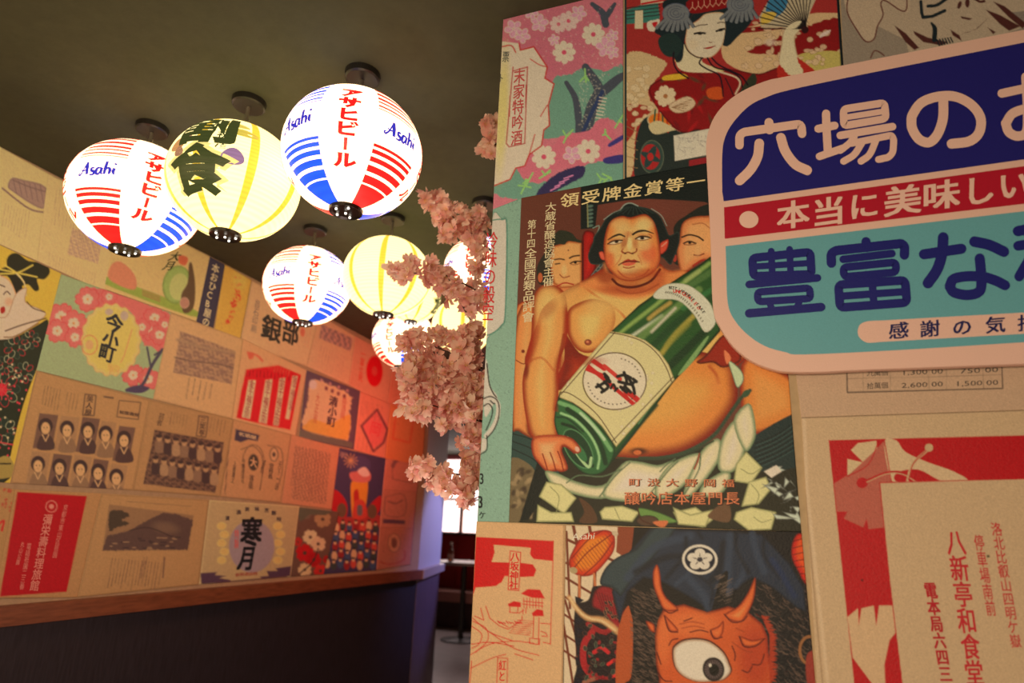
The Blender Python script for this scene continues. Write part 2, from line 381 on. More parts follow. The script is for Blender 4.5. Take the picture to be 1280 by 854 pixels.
# ------------------------------------------------------------------ the room: structure
def struct(name, mb, m):
    o = mb.make(name, m); tag(o, kind='structure'); return o
YR, XL = WALLS['R'][1], WALLS['L'][1]
XE = -0.524                       # free corner of the front wall
Y1 = 4.73                         # where the left wall bends
BX, BY = -2.80, 5.82
struct('floor', MB().box((-9, -3.2, -0.1), (4.2, 12, 0)), M_floor)
struct('ceiling', MB().box((-9, -3.2, CEIL), (4.2, 12, CEIL+.1)), M_ceil)
struct('wall_right', MB().box((XE, YR, 0), (3.2, YR+.12, CEIL)), M_wallpaper)
struct('wall_left', MB().box((XL-.12, -3, 1.05), (XL, Y1, CEIL)), M_wallpaper)
lw = struct('wall_left_lower', MB().box((XL-.12, -3, 0), (XL-.004, Y1, 1.05)), M_dark)
def slab(a, b, t, z0, z1):
    a, b = np.array(a), np.array(b); d = (b-a)/np.linalg.norm(b-a); n = np.array([-d[1], d[0]])*t
    m = MB(); m.prism([tuple(a), tuple(b), tuple(b+n), tuple(a+n)], z0, z1); return m
M_white_wall = mat('pale_plaster_return', (0.62, 0.60, 0.62), 0.6, bump=.2)
M_purple = mat('dark_plum_panel', (0.12, 0.08, 0.12), 0.45, noise=.3, nscale=10, stretch=(5, 5, .8))
struct('wall_left_return', slab((XL, Y1), (BX, BY), .12, 1.05, CEIL), M_white_wall)
struct('wall_left_return_lower', slab((XL, Y1), (BX, BY), .12, 0, 1.05), M_purple)
r0 = MB().box((XL, -3, 1.02), (XL+.045, Y1, 1.085)); struct('trim_1', r0, M_wood)
r1 = slab((XL+.05, Y1), (BX+.05, BY), .05, 1.02, 1.085); struct('trim_2', r1, mat('pale_rail', (.5, .42, .40), .4))
struct('wall_back', MB().box((-9, 10.4, 0), (4.2, 10.5, CEIL)), mat('maroon_wall', (.16, .03, .03), .7))
struct('wall_far_left', MB().box((-9.1, -3, 0), (-9, 10.5, CEIL)), M_wallpaper)
struct('wall_far_right', MB().box((3.2, -3, 0), (3.3, 10.5, CEIL)), M_wallpaper)
struct('wall_behind', MB().box((-9, -3.2, 0), (3.3, -3.1, CEIL)), M_wallpaper)

# ------------------------------------------------------------------ prints on the front wall
def poster_blossom():
    c = Canvas([(629.5, 25), (779, -17), (779, 227), (616.5, 262)], 'R', (202, 118, 112))
    c.blob((690, 60), 70, 60, 0, (186, 100, 102), .5); 
    teal = (120, 150, 116)
    c.poly(pt('W', '330,350 420,330 470,300 560,320 640,300 660,540 560,530 480,590 420,600 280,620 280,560 300,450'), teal, jit=2)
    c.poly(pt('W', '60,860 160,740 260,770 300,800 460,740 640,700 660,840 640,860 300,900'), teal, jit=2)
    for w, p in ((9, '440,600 440,540 425,440 385,370'), (15, '470,590 500,480 530,400 470,300'), (12, '520,430 560,400 620,350 660,330'), (9, '560,110 545,60 500,20'), (7, '560,80 600,20')):
        c.line(pt('W', p), w, (84, 84, 82), taper=(1, .6)); 
    for i in range(170):
        q = pt('W', '%f,%f' % (rng.uniform(440, 560), rng.uniform(330, 590))); 
        c.ell(q[0], .8, .8, 0, (205, 205, 195), n=5, al=.5)
    c.line(pt('W', '455,600 500,500 545,410'), 5, (60, 70, 90))
    for i in range(7): a = pt('W', '%d,%d %d,%d' % (515+i*3, 525-i*15, 545+i*3, 530-i*15)); c.line(a, 1.3, (225, 215, 200), sm=False)
    pk = (204, 112, 110); c.poly(pt('W', '200,700 330,640 400,600 480,580 560,520 600,600 630,640 620,690 460,740 330,760 300,800 220,810 170,760'), pk, jit=3)
    c.poly(pt('W', '250,860 350,770 460,740 455,790 380,830 300,870'), (64, 54, 78), jit=1); c.poly(pt('W', '555,705 640,690 635,725 560,730'), (70, 60, 105)); c.poly(pt('W', '575,640 640,600 640,620 580,655'), (75, 65, 110))
    for i in range(4): c.line(pt('W', '%d,%d %d,%d' % (315+i*20, 850-i*18, 355+i*20, 830-i*16)), 1.6, (235, 130, 190), sm=False)
    for x, y in ((385, 610), (540, 800), (575, 790), (200, 830), (220, 800), (470, 340), (290, 780), (620, 540), (560, 600)):
        for k in range(4): c.line(pt('W', '%d,%d %d,%d' % (x, y, x+rng.integers(-30, 30), y+rng.integers(-35, 35))), 2.2, (150, 185, 100), sm=False)
    for x, y, r, kk in ((375, 235, 52, 1), (505, 155, 52, 1), (395, 95, 45, 0), (350, 110, 40, 0), (285, 700, 55, 1), (482, 675, 55, 1)):
        cc = pt('W', '%d,%d' % (x, y))[0]; col = (240, 215, 190) if kk else (238, 175, 165)
        c.flower(cc, r*.281, col, (205, 85, 95), n=8, notch=False); 
    for x, y, r in ((150, 130, 40), (265, 105, 40), (190, 160, 35), (560, 210, 45), (590, 235, 30), (440, 60, 35), (230, 60, 30), (410, 690, 40), (590, 160, 28), (330, 180, 26)):
        cc = pt('W', '%d,%d' % (x, y))[0]; r *= .281
        for k in range(5): a = k*1.257+x; c.ell(cc+r*.55*np.array([math.cos(a), math.sin(a)]), r*.5, r*.38, math.degrees(a), (232, 150, 160), rim=(240, 190, 190), rw=1.6)
    for i in range(260): q = pt('W', '%f,%f' % (rng.uniform(115, 640), rng.uniform(20, 340))); c.ell(q[0], 1.2, .8, rng.uniform(0, 180), [(245, 180, 180), (200, 95, 120)][i % 2], n=5, al=.5)
    # the cream fan shaped label at the left
    fan = pt('W', '60,850 95,185 175,195 180,225 240,210 300,300 290,350 330,375 305,470 310,560 285,580 275,650 220,690 200,740 160,750 135,800 60,830')
    c.poly(fan, (212, 188, 148), sm=False); c.line(np.concatenate([fan[2:], fan[-1:]]), 1.7, (190, 60, 50), sm=False)
    c.blob((628, 140), 9, 80, 3, (230, 200, 90), .7)  # yellow streak: grazing light painted along the wall corner
    c.line(pt('W', '95,210 140,205 160,235'), 1.5, (190, 60, 50)); c.line(pt('W', '300,470 270,520'), 1.2, (190, 60, 50)); c.line(pt('W', '245,600 220,690'), 1.2, (190, 60, 50)); c.line(pt('W', '225,265 265,290 300,300'), 1.2, (190, 60, 50))
    red = (180, 70, 60); L = c.L
    L.vcol('末家特吟酒', pt('W', '178,305')[0], pt('W', '163,650')[0], 15, red, .01, .16)
    for s_ in ('148,300 118,640 130,655 200,640', '212,300 200,640', '148,318 212,300', '135,430 132,520', '206,380 205,480'): c.line(pt('W', s_), 1.3, red, sm=False)
    L.vcol('票', pt('W', '118,230')[0], pt('W', '114,280')[0], 9, (40, 50, 50)); L.vcol('ト', pt('W', '96,330')[0], pt('W', '94,370')[0], 6, (40, 50, 50))
    c.finish('pink cherry blossom print with a cream fan shape lettered in red')
poster_blossom()

def poster_geisha():
    c = Canvas([(781, -18), (1044, -70), (1060, 172), (781, 226)], 'R', (165, 55, 45))
    cream = (200, 165, 110); skin = (222, 190, 135); dk = (38, 48, 45); red = (142, 30, 28); grey = (124, 120, 106)
    c.poly(pt('V', '0,50 150,0 160,80 150,100 0,110'), (70, 120, 95), sm=False); c.poly(pt('V', '75,0 200,-30 200,10 75,25'), (210, 175, 130), sm=False)
    for i in range(4): c.line(pt('V', '%d,%d %d,%d' % (0, 40+i*16, 160, 20+i*16)), 1.2, (60, 45, 40), sm=False)
    c.line(pt('V', '80,20 190,0'), 2.5, (190, 40, 40)); c.poly(pt('V', '50,50 85,48 85,130 48,130'), (215, 185, 135), sm=False); c.poly(pt('V', '105,100 160,90 140,140 110,135'), (220, 190, 160), jit=1); c.poly(pt('V', '125,105 150,100 138,125'), (190, 40, 40))
    c.poly(pt('V', '-10,268 180,272 165,330 110,400 120,450 160,490 130,560 60,560 40,760 -10,800'), cream, jit=1)
    c.poly(pt('V', '-10,480 90,470 120,500 60,540 40,600 -10,640'), (160, 55, 40)); 
    c.poly(pt('V', '500,140 950,60 955,260 900,300 800,320 700,330 560,330 440,260'), (205, 165, 110)); c.poly(pt('V', '570,240 640,190 950,80 950,230'), red, jit=2); c.poly(pt('V', '480,130 600,120 720,90 700,130 500,150'), red)
    c.poly(pt('V', '780,245 955,232 960,300 830,325'), (190, 165, 85))
    for i in range(60):
        q = pt('V', '%f,%f' % (rng.uniform(500, 900), rng.uniform(90, 300))); c.ell(q[0], rng.uniform(2, 6), rng.uniform(2, 5), 0, (212, 172, 122), rim=(150, 110, 70), rw=.9, al=.8)
    for i in range(40): q = pt('V', '%f,%f' % (rng.uniform(0, 150), rng.uniform(290, 560))); c.ell(q[0], rng.uniform(2, 6), rng.uniform(2, 5), 0, (212, 180, 128), rim=(165, 135, 85), rw=.8, al=.8)
    # drum at the lower left
    c.poly(pt('V', '60,600 90,530 160,520 250,590 370,570 380,760 230,790 60,800 50,680'), (48, 55, 45)); c.ell(pt('V', '160,540')[0], 16, 11, 10, (215, 120, 40), rim=(190, 170, 120), rw=3)
    for k in range(4): c.line(pt('V', '%d,490 %d,590' % (140+k*16, 130+k*22)), 2, [(40, 90, 60), (180, 50, 30)][k % 2])
    c.poly(pt('V', '110,560 160,540 250,590 230,580 140,600'), (200, 175, 120))
    c.ell(pt('V', '125,700')[0], 15, 21, 0, (60, 75, 60), rim=(110, 110, 80), rw=2); c.ell(pt('V', '118,700')[0], 12, 16, 0, (170, 45, 40)); c.ell(pt('V', '118,700')[0], 5, 15, 25, (50, 70, 60)); c.ell(pt('V', '118,700')[0], 13, 4, 25, (50, 70, 60)); c.ell(pt('V', '118,700')[0], 4, 5, 0, (180, 50, 40))
    # kimono
    kim = pt('V', '250,320 300,300 480,310 600,330 700,300 850,320 820,400 600,470 400,600 330,580 250,590 160,500 110,400 170,350')
    m = c.poly(kim, red, rim=(95, 20, 22), rw=3)
    for i in range(26):
        q = pt('V', '%f,%f' % (rng.uniform(130, 420), rng.uniform(340, 590))); c.blob(q[0], rng.uniform(4, 14), 2.5, rng.uniform(0, 180), [(110, 30, 30), (70, 75, 45), (185, 35, 35)][i % 3], .6, m)
    c.poly(pt('V', '370,400 430,390 440,440 380,440'), (195, 85, 35), clip=m); c.poly(pt('V', '570,330 590,370 540,440 500,440'), (60, 60, 40), clip=m)
    c.poly(pt('V', '180,340 260,330 280,350 180,360'), (215, 165, 50)); c.poly(pt('V', '240,260 400,300 440,320 300,318 240,290'), (215, 185, 110))
    c.flower(pt('V', '185,430')[0], 14, (215, 180, 130), (170, 110, 60), n=5); c.poly(pt('V', '200,470 280,430 320,460 290,495 230,505'), (205, 172, 125), rim=(160, 120, 80), rw=1.5)
    for k in range(5): c.line(pt('V', '215,480 %d,%d' % (300-k*8, 445+k*13)), .8, (150, 110, 70))
    # neck and shoulder
    c.poly(pt('G', '360,380 540,500 560,560 700,640 560,650 400,640 330,590 330,520'), skin)
    c.poly(pt('G', '200,40 300,-10 830,-30 870,200 860,330 740,410 600,100 470,130 400,350 380,520 330,560 290,500 210,480 170,400 190,330 130,280 220,140'), dk)
    c.poly(pt('G', '170,340 300,300 380,400 330,500 240,505 180,440'), (45, 60, 50)); c.poly(pt('G', '470,130 540,110 760,80 760,120 600,130 500,190 420,250'), dk)
    face = pt('G', '590,125 740,120 765,220 755,330 720,430 640,510 540,520 450,480 405,390 410,300 430,240 520,180')
    m = c.poly(face, (228, 196, 142), rim=(195, 150, 100), rw=2)
    c.line(pt('G', '395,390 430,460 500,510 560,520'), 1.5, (50, 25, 25)); c.poly(pt('G', '830,10 990,-20 1000,180 870,330 790,400 745,400 760,250 750,100'), dk)
    c.line(pt('G', '485,245 530,230 600,222'), 1.1, (60, 40, 30)); c.line(pt('G', '690,210 720,202 750,205'), 1.1, (60, 40, 30))
    c.line(pt('G', '485,305 530,296 578,300'), 2.3, (30, 25, 22)); c.line(pt('G', '680,282 715,268 750,262'), 2.3, (30, 25, 22)); c.ell(pt('G', '535,303')[0], 3, 1.6, 0, (35, 28, 25)); c.ell(pt('G', '718,272')[0], 3, 1.6, -10, (35, 28, 25))
    c.line(pt('G', '615,375 625,385 640,378'), .9, (130, 80, 60)); c.poly(pt('G', '568,432 620,422 670,410 640,430 600,440'), (190, 45, 35)); c.line(pt('G', '568,432 620,430 670,410'), .8, (110, 25, 25))
    c.blob(pt('G', '470,400')[0], 7, 7, 0, (235, 180, 130), .5, m)
    c.poly(pt('G', '440,0 820,-40 790,60 640,100 450,120'), red); 
    for i in range(7):
        x = 440+i*52; c.line(pt('G', '%d,%d %d,%d %d,%d' % (x, 100-i*9, x+26, 65-i*9, x+52, 90-i*9)), .8, (215, 150, 110), sm=False); c.line(pt('G', '%d,%d %d,%d' % (x+26, 65-i*9, x+28, 25-i*9)), .8, (215, 150, 110), sm=False)
    for cx, cy in ((320, 130), (890, 50)):
        c.ell(pt('G', '%d,%d' % (cx, cy-5))[0], 17, 13, 0, grey, rim=(105, 105, 105), rw=2)
        for k in range(8): a = pt('G', '%d,%d %d,%d' % (cx-70+k*24, cy+30, cx-170+k*46, cy+150-abs(k-3)*10)); c.line(a, 4.2, grey, sm=False); c.line(a+np.array([2.4, 0]), .8, (70, 70, 70), sm=False)
        for r in (11, 7, 3.5): t = np.linspace(0, 5.4, 14); q = pt('G', '%d,%d' % (cx, cy-10))[0]; c.line(np.stack([q[0]+r*np.cos(t), q[1]+r*.8*np.sin(t)], 1), .8, (85, 85, 85))
    # cords of the hat
    for p in ('550,520 530,570 600,620 700,670 730,760 740,860', '600,520 660,600 800,640 880,690 910,780', '640,520 700,580 820,640 900,680 960,760', '300,470 300,560 340,640 430,700'):
        c.line(pt('G', p), 1.9, (38, 22, 30)); 
    c.line(pt('G', '700,640 850,690 890,750 850,840'), 2.2, (205, 175, 130)); c.line(pt('G', '760,700 800,780 830,850'), 1.4, (40, 25, 30))
    # raised arm and folding fan
    c.poly(pt('V', '740,110 790,95 780,140 760,170 770,240 800,330 740,345 690,290 700,200 710,140'), skin, rim=(180, 140, 95), rw=2)
    c.poly(pt('V', '690,290 735,335 800,330 770,260 840,310 860,330 700,360'), (180, 50, 35), jit=1)
    fan = pt('V', '805,125 610,125 600,80 640,10 700,-60 880,-60 830,50'); c.poly(fan, (190, 165, 120), sm=False)
    c.poly(pt('V', '640,10 720,-60 720,40 640,90'), (70, 120, 130)); c.poly(pt('V', '620,60 680,60 650,100 610,110'), (210, 170, 70))
    for i in range(15): a = math.radians(180+i*7.2); q = pt('V', '805,130')[0]; c.line(np.array([q, q+np.array([math.cos(a), math.sin(a)])*58]), 1.4, (40, 30, 28), sm=False)
    c.line(pt('V', '740,125 800,95 810,135'), 2.5, (35, 28, 26)); c.ell(pt('V', '805,135')[0], 4.5, 4.5, 0, (60, 25, 25)); c.poly(pt('V', '720,130 760,100 790,98 760,130'), skin)
    c.poly(pt('V', '880,150 920,135 905,155 870,170'), (215, 180, 150)); c.blob(pt('V', '650,190')[0], 8, 5, 0, (215, 180, 140), .7)
    c.poly(pt('V', '220,605 390,572 395,690 225,720'), (205, 190, 160), sm=False, rim=(110, 100, 80), rw=1); c.poly(pt('V', '290,715 380,700 380,745 290,755'), (150, 40, 40), sm=False)
    for i in range(30): q = pt('V', '%f,%f' % (rng.uniform(235, 370), rng.uniform(600, 690))); c.line(np.array([q[0], q[0]+rng.normal(size=2)*4]), .7, (160, 145, 120), al=.8)
    for i in range(5): c.line(pt('V', '5,%d 60,%d' % (560+i*45, 590+i*40)), .8, (150, 115, 70))
    c.line(np.array([(1044, -60), (1053, 90), (1058, 170)]), 4, (28, 38, 35), sm=False); c.line(np.array([(782, -10), (782, 226)]), 3, (50, 62, 52), sm=False); c.line(np.array([(781, 224), (900, 203)]), 3, (30, 38, 32), sm=False)
    c.finish('woodblock style print of a kimono dancer with fan and drum')
poster_geisha()

def poster_topright():
    c = Canvas([(1048, -70), (1330, -130), (1330, 100), (1058, 172)], 'R', (150, 128, 98))
    c.poly(pt('U', '420,120 540,180 560,260 900,180 1080,120 1080,-80 300,-80 290,0 370,80'), (178, 150, 112), sm=False)
    c.poly(pt('U', '1000,60 1080,50 1080,110 1030,90'), (140, 120, 95), sm=False)
    c.poly(pt('U', '290,-40 280,60 330,140 365,185 400,180 415,120 440,70 430,20 450,5 540,60 560,20 540,-40'), (185, 155, 115))
    c.line(pt('U', '292,-40 280,50 320,130 362,186 400,176 415,120 440,70 430,20 450,5 520,50 545,40 545,-30'), 1.6, (105, 55, 42)); c.line(pt('U', '385,260 400,230 420,232 445,250'), 1.5, (105, 55, 42))
    br = (88, 45, 35); bk = (32, 42, 40)
    for p in ('490,115 540,150 600,215 580,225 540,190', '575,140 640,170 730,190 700,205 620,190 580,155', '740,135 780,160 790,185 750,160', '930,10 980,30 1080,110 1060,130 1000,80', '895,45 960,70 1050,120 1000,140 960,110', '905,125 940,145 930,155', '785,75 835,85 825,92 790,85', '905,85 860,130 790,155 850,135'):
        c.poly(pt('U', p), br, sm=False)
    for k in range(6): c.line(pt('U', '%d,%d %d,%d' % (680+k*12, 180-k*2, 690+k*12, 205-k*3)), 1.8, bk, sm=False)
    c.line(pt('U', '608,10 612,60 618,80 660,75 715,50'), 4, bk, sm=False); c.line(pt('U', '640,30 680,25 725,-5'), 4, bk); c.line(pt('U', '655,105 670,130 668,180'), 6, bk, taper=(.4, 1)); c.ell(pt('U', '780,25')[0], 2.4, 5, 20, br); c.ell(pt('U', '815,15')[0], 2.8, 6, 0, br); c.line(pt('U', '845,-5 870,10 890,8'), 3, br)
    c.finish('beige ink drawing print above the top edge of the big sign')
poster_topright()

def poster_teal():
    c = Canvas([(616.5, 262), (652, 248), (636.5, 653), (597, 652)], 'R', (140, 160, 124))
    for i in range(300): q = (rng.uniform(598, 652), rng.uniform(250, 652)); c.ell(q, .7, .7, 0, (60, 80, 70), n=4, al=.5)
    cr = (200, 180, 145)
    c.poly(np.array([(614, 276), (628, 274), (634, 282), (632, 390), (628, 408), (614, 418), (604, 420)]), cr, rim=(70, 120, 90), rw=1.5)
    c.poly(np.array([(600, 300), (617, 300), (606, 425), (598, 425)]), cr, sm=False)
    c.line(np.array([(606, 420), (616, 417), (627, 407), (632, 390), (634, 285), (628, 275), (614, 276)]), 1.4, (75, 125, 95)); red = (190, 45, 40)
    c.L.vcol('冷味の殺空', (616, 290), (610, 402), 15, red, .01); 
    bk = (30, 32, 28)
    mug = np.array([(609, 455), (612, 480), (617, 492), (621, 498), (618, 505), (612, 500), (606, 498)]); c.poly(np.array([(606, 455), (610, 455), (613, 482), (622, 496), (617, 506), (606, 520)]), cr); c.line(mug, 1.6, bk)
    c.line(np.array([(606, 500), (616, 498), (623, 506), (622, 522), (616, 535), (608, 545)]), 5.5, cr); c.line(np.array([(604, 499), (614, 496), (623, 503), (624, 520), (618, 537), (608, 549)]), 1.5, bk); c.line(np.array([(605, 508), (611, 505), (616, 512), (614, 524), (608, 538)]), 1.5, bk)
    c.poly(np.array([(603, 548), (609, 549), (608, 562), (601, 567)]), cr, sm=False); c.line(np.array([(609, 545), (609, 562), (601, 568)]), 1.4, bk)
    c.L.hrow('3', (600, 598), (611, 598), 19, bk, .015); c.L.hrow('3', (598, 627), (611, 627), 21, bk, .02); c.L.hrow('ケ', (599, 644), (608, 644), 10, bk, .01)
    c.finish('narrow teal print strip along the free corner beside the wrestler')
poster_teal()

def poster_sumo():
    c = Canvas([(652, 248), (962, 190), (1001.5, 665), (636.5, 653)], 'R', (112, 62, 42), step=1.0)
    bk = (28, 36, 30); rim = (140, 28, 10); sk = (214, 128, 58); hi = (234, 164, 84); drk = (92, 22, 10)
    c.blob((720, 330), 60, 90, 0, (95, 50, 34), .4); c.blob((800, 260), 60, 20, 0, (125, 66, 48), .6)
    c.poly(pt('F', '40,-70 1250,-300 1251,150 1051,85 860,72 600,60 400,75 180,110 160,300 40,310'), bk, sm=False)
    for k in range(6): c.ell(pt('F', '118,%d' % (120+k*32))[0], 4.6, 2.4, -10, (95, 110, 85), rim=(40, 55, 45), rw=1.6)
    c.line(pt('F', '95,100 100,290'), 1.5, (140, 130, 80))
    # lower ground first: dark floor, skirts
    c.poly(np.array([(635, 545), (700, 560), (1000, 560), (1006, 670), (630, 660)]), (48, 44, 28), sm=False)
    c.poly(pt('B', '60,430 160,475 260,560 210,650 150,600 60,560'), (50, 72, 58)); 
    for k in range(3): c.line(pt('B', '65,%d 150,%d 190,%d' % (450+k*30, 480+k*36, 560+k*20)), 1.3, (25, 38, 32))
    c.poly(pt('B', '50,560 130,570 160,640 100,790 45,790'), (120, 98, 62))
    for i in range(26): q = pt('B', '%f,%f' % (rng.uniform(60, 140), rng.uniform(575, 780))); c.blob(q[0], 5, 3, rng.uniform(0, 180), [(160, 130, 85), (70, 52, 35)][i % 2], .8)
    c.poly(pt('B', '165,560 225,640 130,790 95,795'), (22, 30, 24), sm=False)
    # red lantern behind, left wrestler
    c.poly(pt('F', '55,360 140,330 155,400 125,470 165,560 160,640 100,730 50,740'), (165, 28, 22), rim=(90, 12, 12), rw=4, hi=(205, 45, 30))
    c.line(pt('F', '140,300 190,280 180,330 150,380'), 1.2, (130, 140, 110)); 
    for k in range(5): c.ell(pt('F', '%d,%d' % (120+k*22, 715-k*28))[0], 4, 2, -50, (60, 70, 60), rim=(140, 140, 115), rw=1)
    c.poly(pt('S', '40,700 170,650 220,560 300,590 320,640 150,854 30,1000 20,854'), (205, 120, 58), rim=rim, rw=3)
    c.poly(pt('B', '82,-10 170,-60 160,180 130,420 150,470 90,440 62,400'), (212, 132, 66), rim=(125, 45, 20), rw=6, hi=(228, 152, 82))
    c.ell(pt('B', '108,125')[0], 2.2, 2.2, 0, (120, 45, 25)); c.line(pt('B', '80,160 110,175 130,160'), 1.2, (130, 50, 25))
    c.poly(pt('S', '215,500 290,560 467,560 467,600 330,660 250,640'), (205, 125, 65))
    c.poly(pt('S', '180,560 165,470 190,400 250,310 300,225 345,208 400,225 430,260 467,290 467,340 300,330 290,400 270,560'), (52, 46, 32))
    fm = c.poly(pt('S', '275,310 350,290 380,275 467,285 467,560 400,585 330,590 280,560 262,500 255,400'), (222, 150, 82), sm=False, rim=(165, 80, 35), rw=4)
    c.poly(pt('S', '240,300 300,215 345,205 400,225 430,260 467,275 467,290 380,275 350,300 290,290'), (50, 52, 34)); c.ell(pt('S', '190,520')[0], 3, 6, 0, (185, 95, 50)); c.poly(pt('S', '465,270 467,600 480,600 480,270'), (90, 15, 15), sm=False)
    c.line(pt('S', '285,400 320,395 350,400'), 1.6, (60, 35, 20)); c.line(pt('S', '385,390 410,378 450,372'), 1.8, (55, 32, 18)); c.line(pt('S', '290,430 320,425'), 1.5, (50, 28, 18)); c.line(pt('S', '390,425 420,412 460,412'), 1.6, (45, 25, 16)); c.line(pt('S', '395,432 425,434 455,424'), .9, (140, 75, 40)); c.ell(pt('S', '424,420')[0], 1.8, 1.5, 0, (35, 20, 14))
    c.line(pt('S', '320,500 345,520 385,510'), 1.3, (150, 72, 38)); c.line(pt('S', '300,580 350,555 410,565'), 1.8, (170, 55, 35)); c.blob(pt('S', '350,470')[0], 4, 8, 0, (236, 175, 105), .6, fm); c.ell(pt('S', '377,338')[0], .9, .9, 0, (120, 60, 40))
    # right wrestler head
    c.poly(pt('F', '800,320 830,250 900,200 990,140 1060,110 1150,100 1200,250 1150,400 900,480 860,600 800,570 830,420'), (40, 42, 32))
    fm = c.poly(pt('F', '870,270 940,215 1060,200 1180,230 1180,600 1060,560 900,665 860,650 835,560 830,470 850,400'), (208, 130, 72), rim=(150, 70, 34), rw=4, hi=(222, 150, 86))
    c.line(pt('F', '870,375 930,355 1000,370 1045,400'), 2, (50, 30, 20)); c.line(pt('F', '885,425 930,408 985,425'), 1.8, (50, 28, 18)); c.line(pt('F', '890,435 930,438 980,432'), 1, (120, 60, 35)); c.ell(pt('F', '935,420')[0], 2, 1.6, 0, (40, 22, 16)); c.line(pt('F', '970,520 1010,525 1050,510'), 1.6, (130, 55, 32)); c.line(pt('F', '960,610 1020,570 1050,560'), 2, (165, 40, 28))
    c.line(pt('F', '960,270 1040,260 1100,300'), 1, (160, 85, 45)); c.blob(pt('F', '1000,480')[0], 4, 10, 0, (228, 160, 95), .5, fm); c.ell(pt('F', '812,545')[0], 2.5, 5, 0, (170, 60, 40))
    # the other wrestler's body on the right and his dark skirt
    c.poly(pt('C', '420,150 600,230 640,330 600,400 440,450 400,330'), (208, 125, 52), rim=(150, 45, 18), rw=8, hi=(216, 140, 66))
    c.poly(pt('C', '440,470 610,370 660,390 660,560 480,600 430,540'), (36, 52, 44)); 
    for k in range(6): c.line(pt('C', '455,%d 540,%d 620,%d' % (490+k*18, 455+k*18, 400+k*20)), 1.3, (20, 30, 26)); c.line(pt('C', '460,%d 540,%d 620,%d' % (498+k*18, 463+k*18, 408+k*20)), .8, (66, 86, 70))
    # body of the wrestler in front
    body = pt('A', '145,900 150,800 190,690 215,620 280,560 400,490 510,430 600,440 740,400 800,440 900,440 1020,470 1100,700 1100,900 300,1100')
    m = c.poly(body, sk, rim=rim, rw=9, hi=hi)
    c.blob(pt('A', '560,560')[0], 38, 20, 20, (240, 170, 92), .6, m); c.blob(pt('A', '600,470')[0], 40, 12, 8, (165, 66, 26), .6, m)
    c.line(pt('A', '395,500 440,540 560,620 600,660'), 3, (190, 95, 42), al=.7, clip=m)
    for p in ((640, 500), (720, 490), (560, 520)): c.line(pt('A', '%d,%d %d,%d' % (p[0]-60, p[1]+20, p[0]+60, p[1]+8)), 1.2, (170, 85, 38), al=.5, clip=m)
    belly = np.array([(700, 520), (745, 455), (800, 430), (905, 448), (921, 480), (918, 508), (893, 540), (862, 561), (830, 570), (780, 574), (740, 566), (712, 545)])
    c.poly(belly, (214, 128, 54), rim=(132, 30, 12), rw=17, hi=(226, 148, 68))
    c.line(pt('C', '275,185 300,215 310,250'), 4, (165, 52, 20), al=.6, f=2); c.blob(pt('C', '300,260')[0], 8, 14, -20, (228, 130, 60), .6); c.blob(pt('B', '565,520')[0], 12, 5, 0, (70, 22, 10), .9); c.ell(pt('B', '560,525')[0], 5, 3, 0, (200, 105, 50))
    c.poly(pt('C', '225,165 260,140 330,60 380,100 400,160 330,190 290,170 240,175'), (150, 40, 18), rim=(80, 18, 8), rw=4)
    # armpit shadow, breast, arm
    c.poly(pt('B', '275,60 330,130 400,150 470,140 440,200 250,280 240,230 270,160'), (128, 30, 12), hi=(170, 55, 22), rw=6)
    breast = pt('M', '100,180 160,165 230,190 240,260 200,340 150,370 100,360 65,310 55,250 65,205'); 
    c.poly(breast, (226, 144, 70), rim=(150, 46, 18), rw=8, hi=(240, 172, 92)); c.blob(pt('M', '200,190')[0], 26, 16, 0, (236, 164, 88), .8, m); c.blob(pt('M', '225,270')[0], 14, 26, 0, (228, 150, 74), .6, m)
    c.ell(pt('M', '138,330')[0], 4.6, 3.8, 0, (150, 66, 40), rim=(110, 35, 20), rw=1.5); c.ell(pt('M', '136,328')[0], 1.6, 1.4, 0, (215, 130, 80))
    arm = pt('B', '150,-90 200,-140 270,-110 285,0 278,90 250,180 248,300 242,400 240,465 150,470 118,380 105,250 122,160 140,60')
    am = c.poly(arm, (224, 142, 70), rim=(150, 44, 16), rw=9, hi=(236, 168, 90))
    c.line(pt('B', '270,60 255,140 250,190'), 4, (140, 40, 16), al=.7); c.line(pt('B', '125,170 180,150 230,200'), 3, (180, 84, 36), al=.5, clip=am); c.blob(pt('B', '120,200')[0], 4, 12, 0, (120, 30, 15), .8, am); c.blob(pt('B', '200,-60')[0], 14, 24, 10, (240, 176, 98), .6, am)
    c.blob(pt('A', '330,560')[0], 30, 14, -25, (236, 160, 84), .6, m)
    # head: hair, ears, neck folds, face
    hair = pt('F', '100,520 140,420 150,370 200,300 250,215 300,180 370,150 395,110 450,95 510,120 600,140 690,200 740,300 770,360 840,330 850,420 800,560 770,600 700,540 640,650 300,680 230,600 180,600 120,590')
    c.poly(hair, bk, rim=(48, 60, 48), rw=2.5); c.line(pt('F', '365,150 400,108 450,94 510,118'), 1.3, (150, 150, 120)); c.line(pt('F', '620,140 700,195 745,280'), .9, (150, 150, 120)); c.line(pt('F', '230,230 300,178 360,152'), .9, (150, 150, 120)); 
    for k in range(9): c.line(pt('F', '%d,%d %d,%d' % (300+k*42, 190-abs(k-4)*3, 420+k*14, 125)), .8, (62, 74, 58), al=.7)
    c.poly(pt('F', '690,430 730,400 760,395 755,450 735,490 695,512'), (205, 80, 50), rim=(150, 40, 25), rw=2); c.line(pt('F', '705,450 735,425 745,415'), 1, (240, 150, 110)); c.poly(pt('F', '190,500 225,495 240,560 205,552'), (215, 95, 62), rim=(150, 50, 30), rw=1.6)
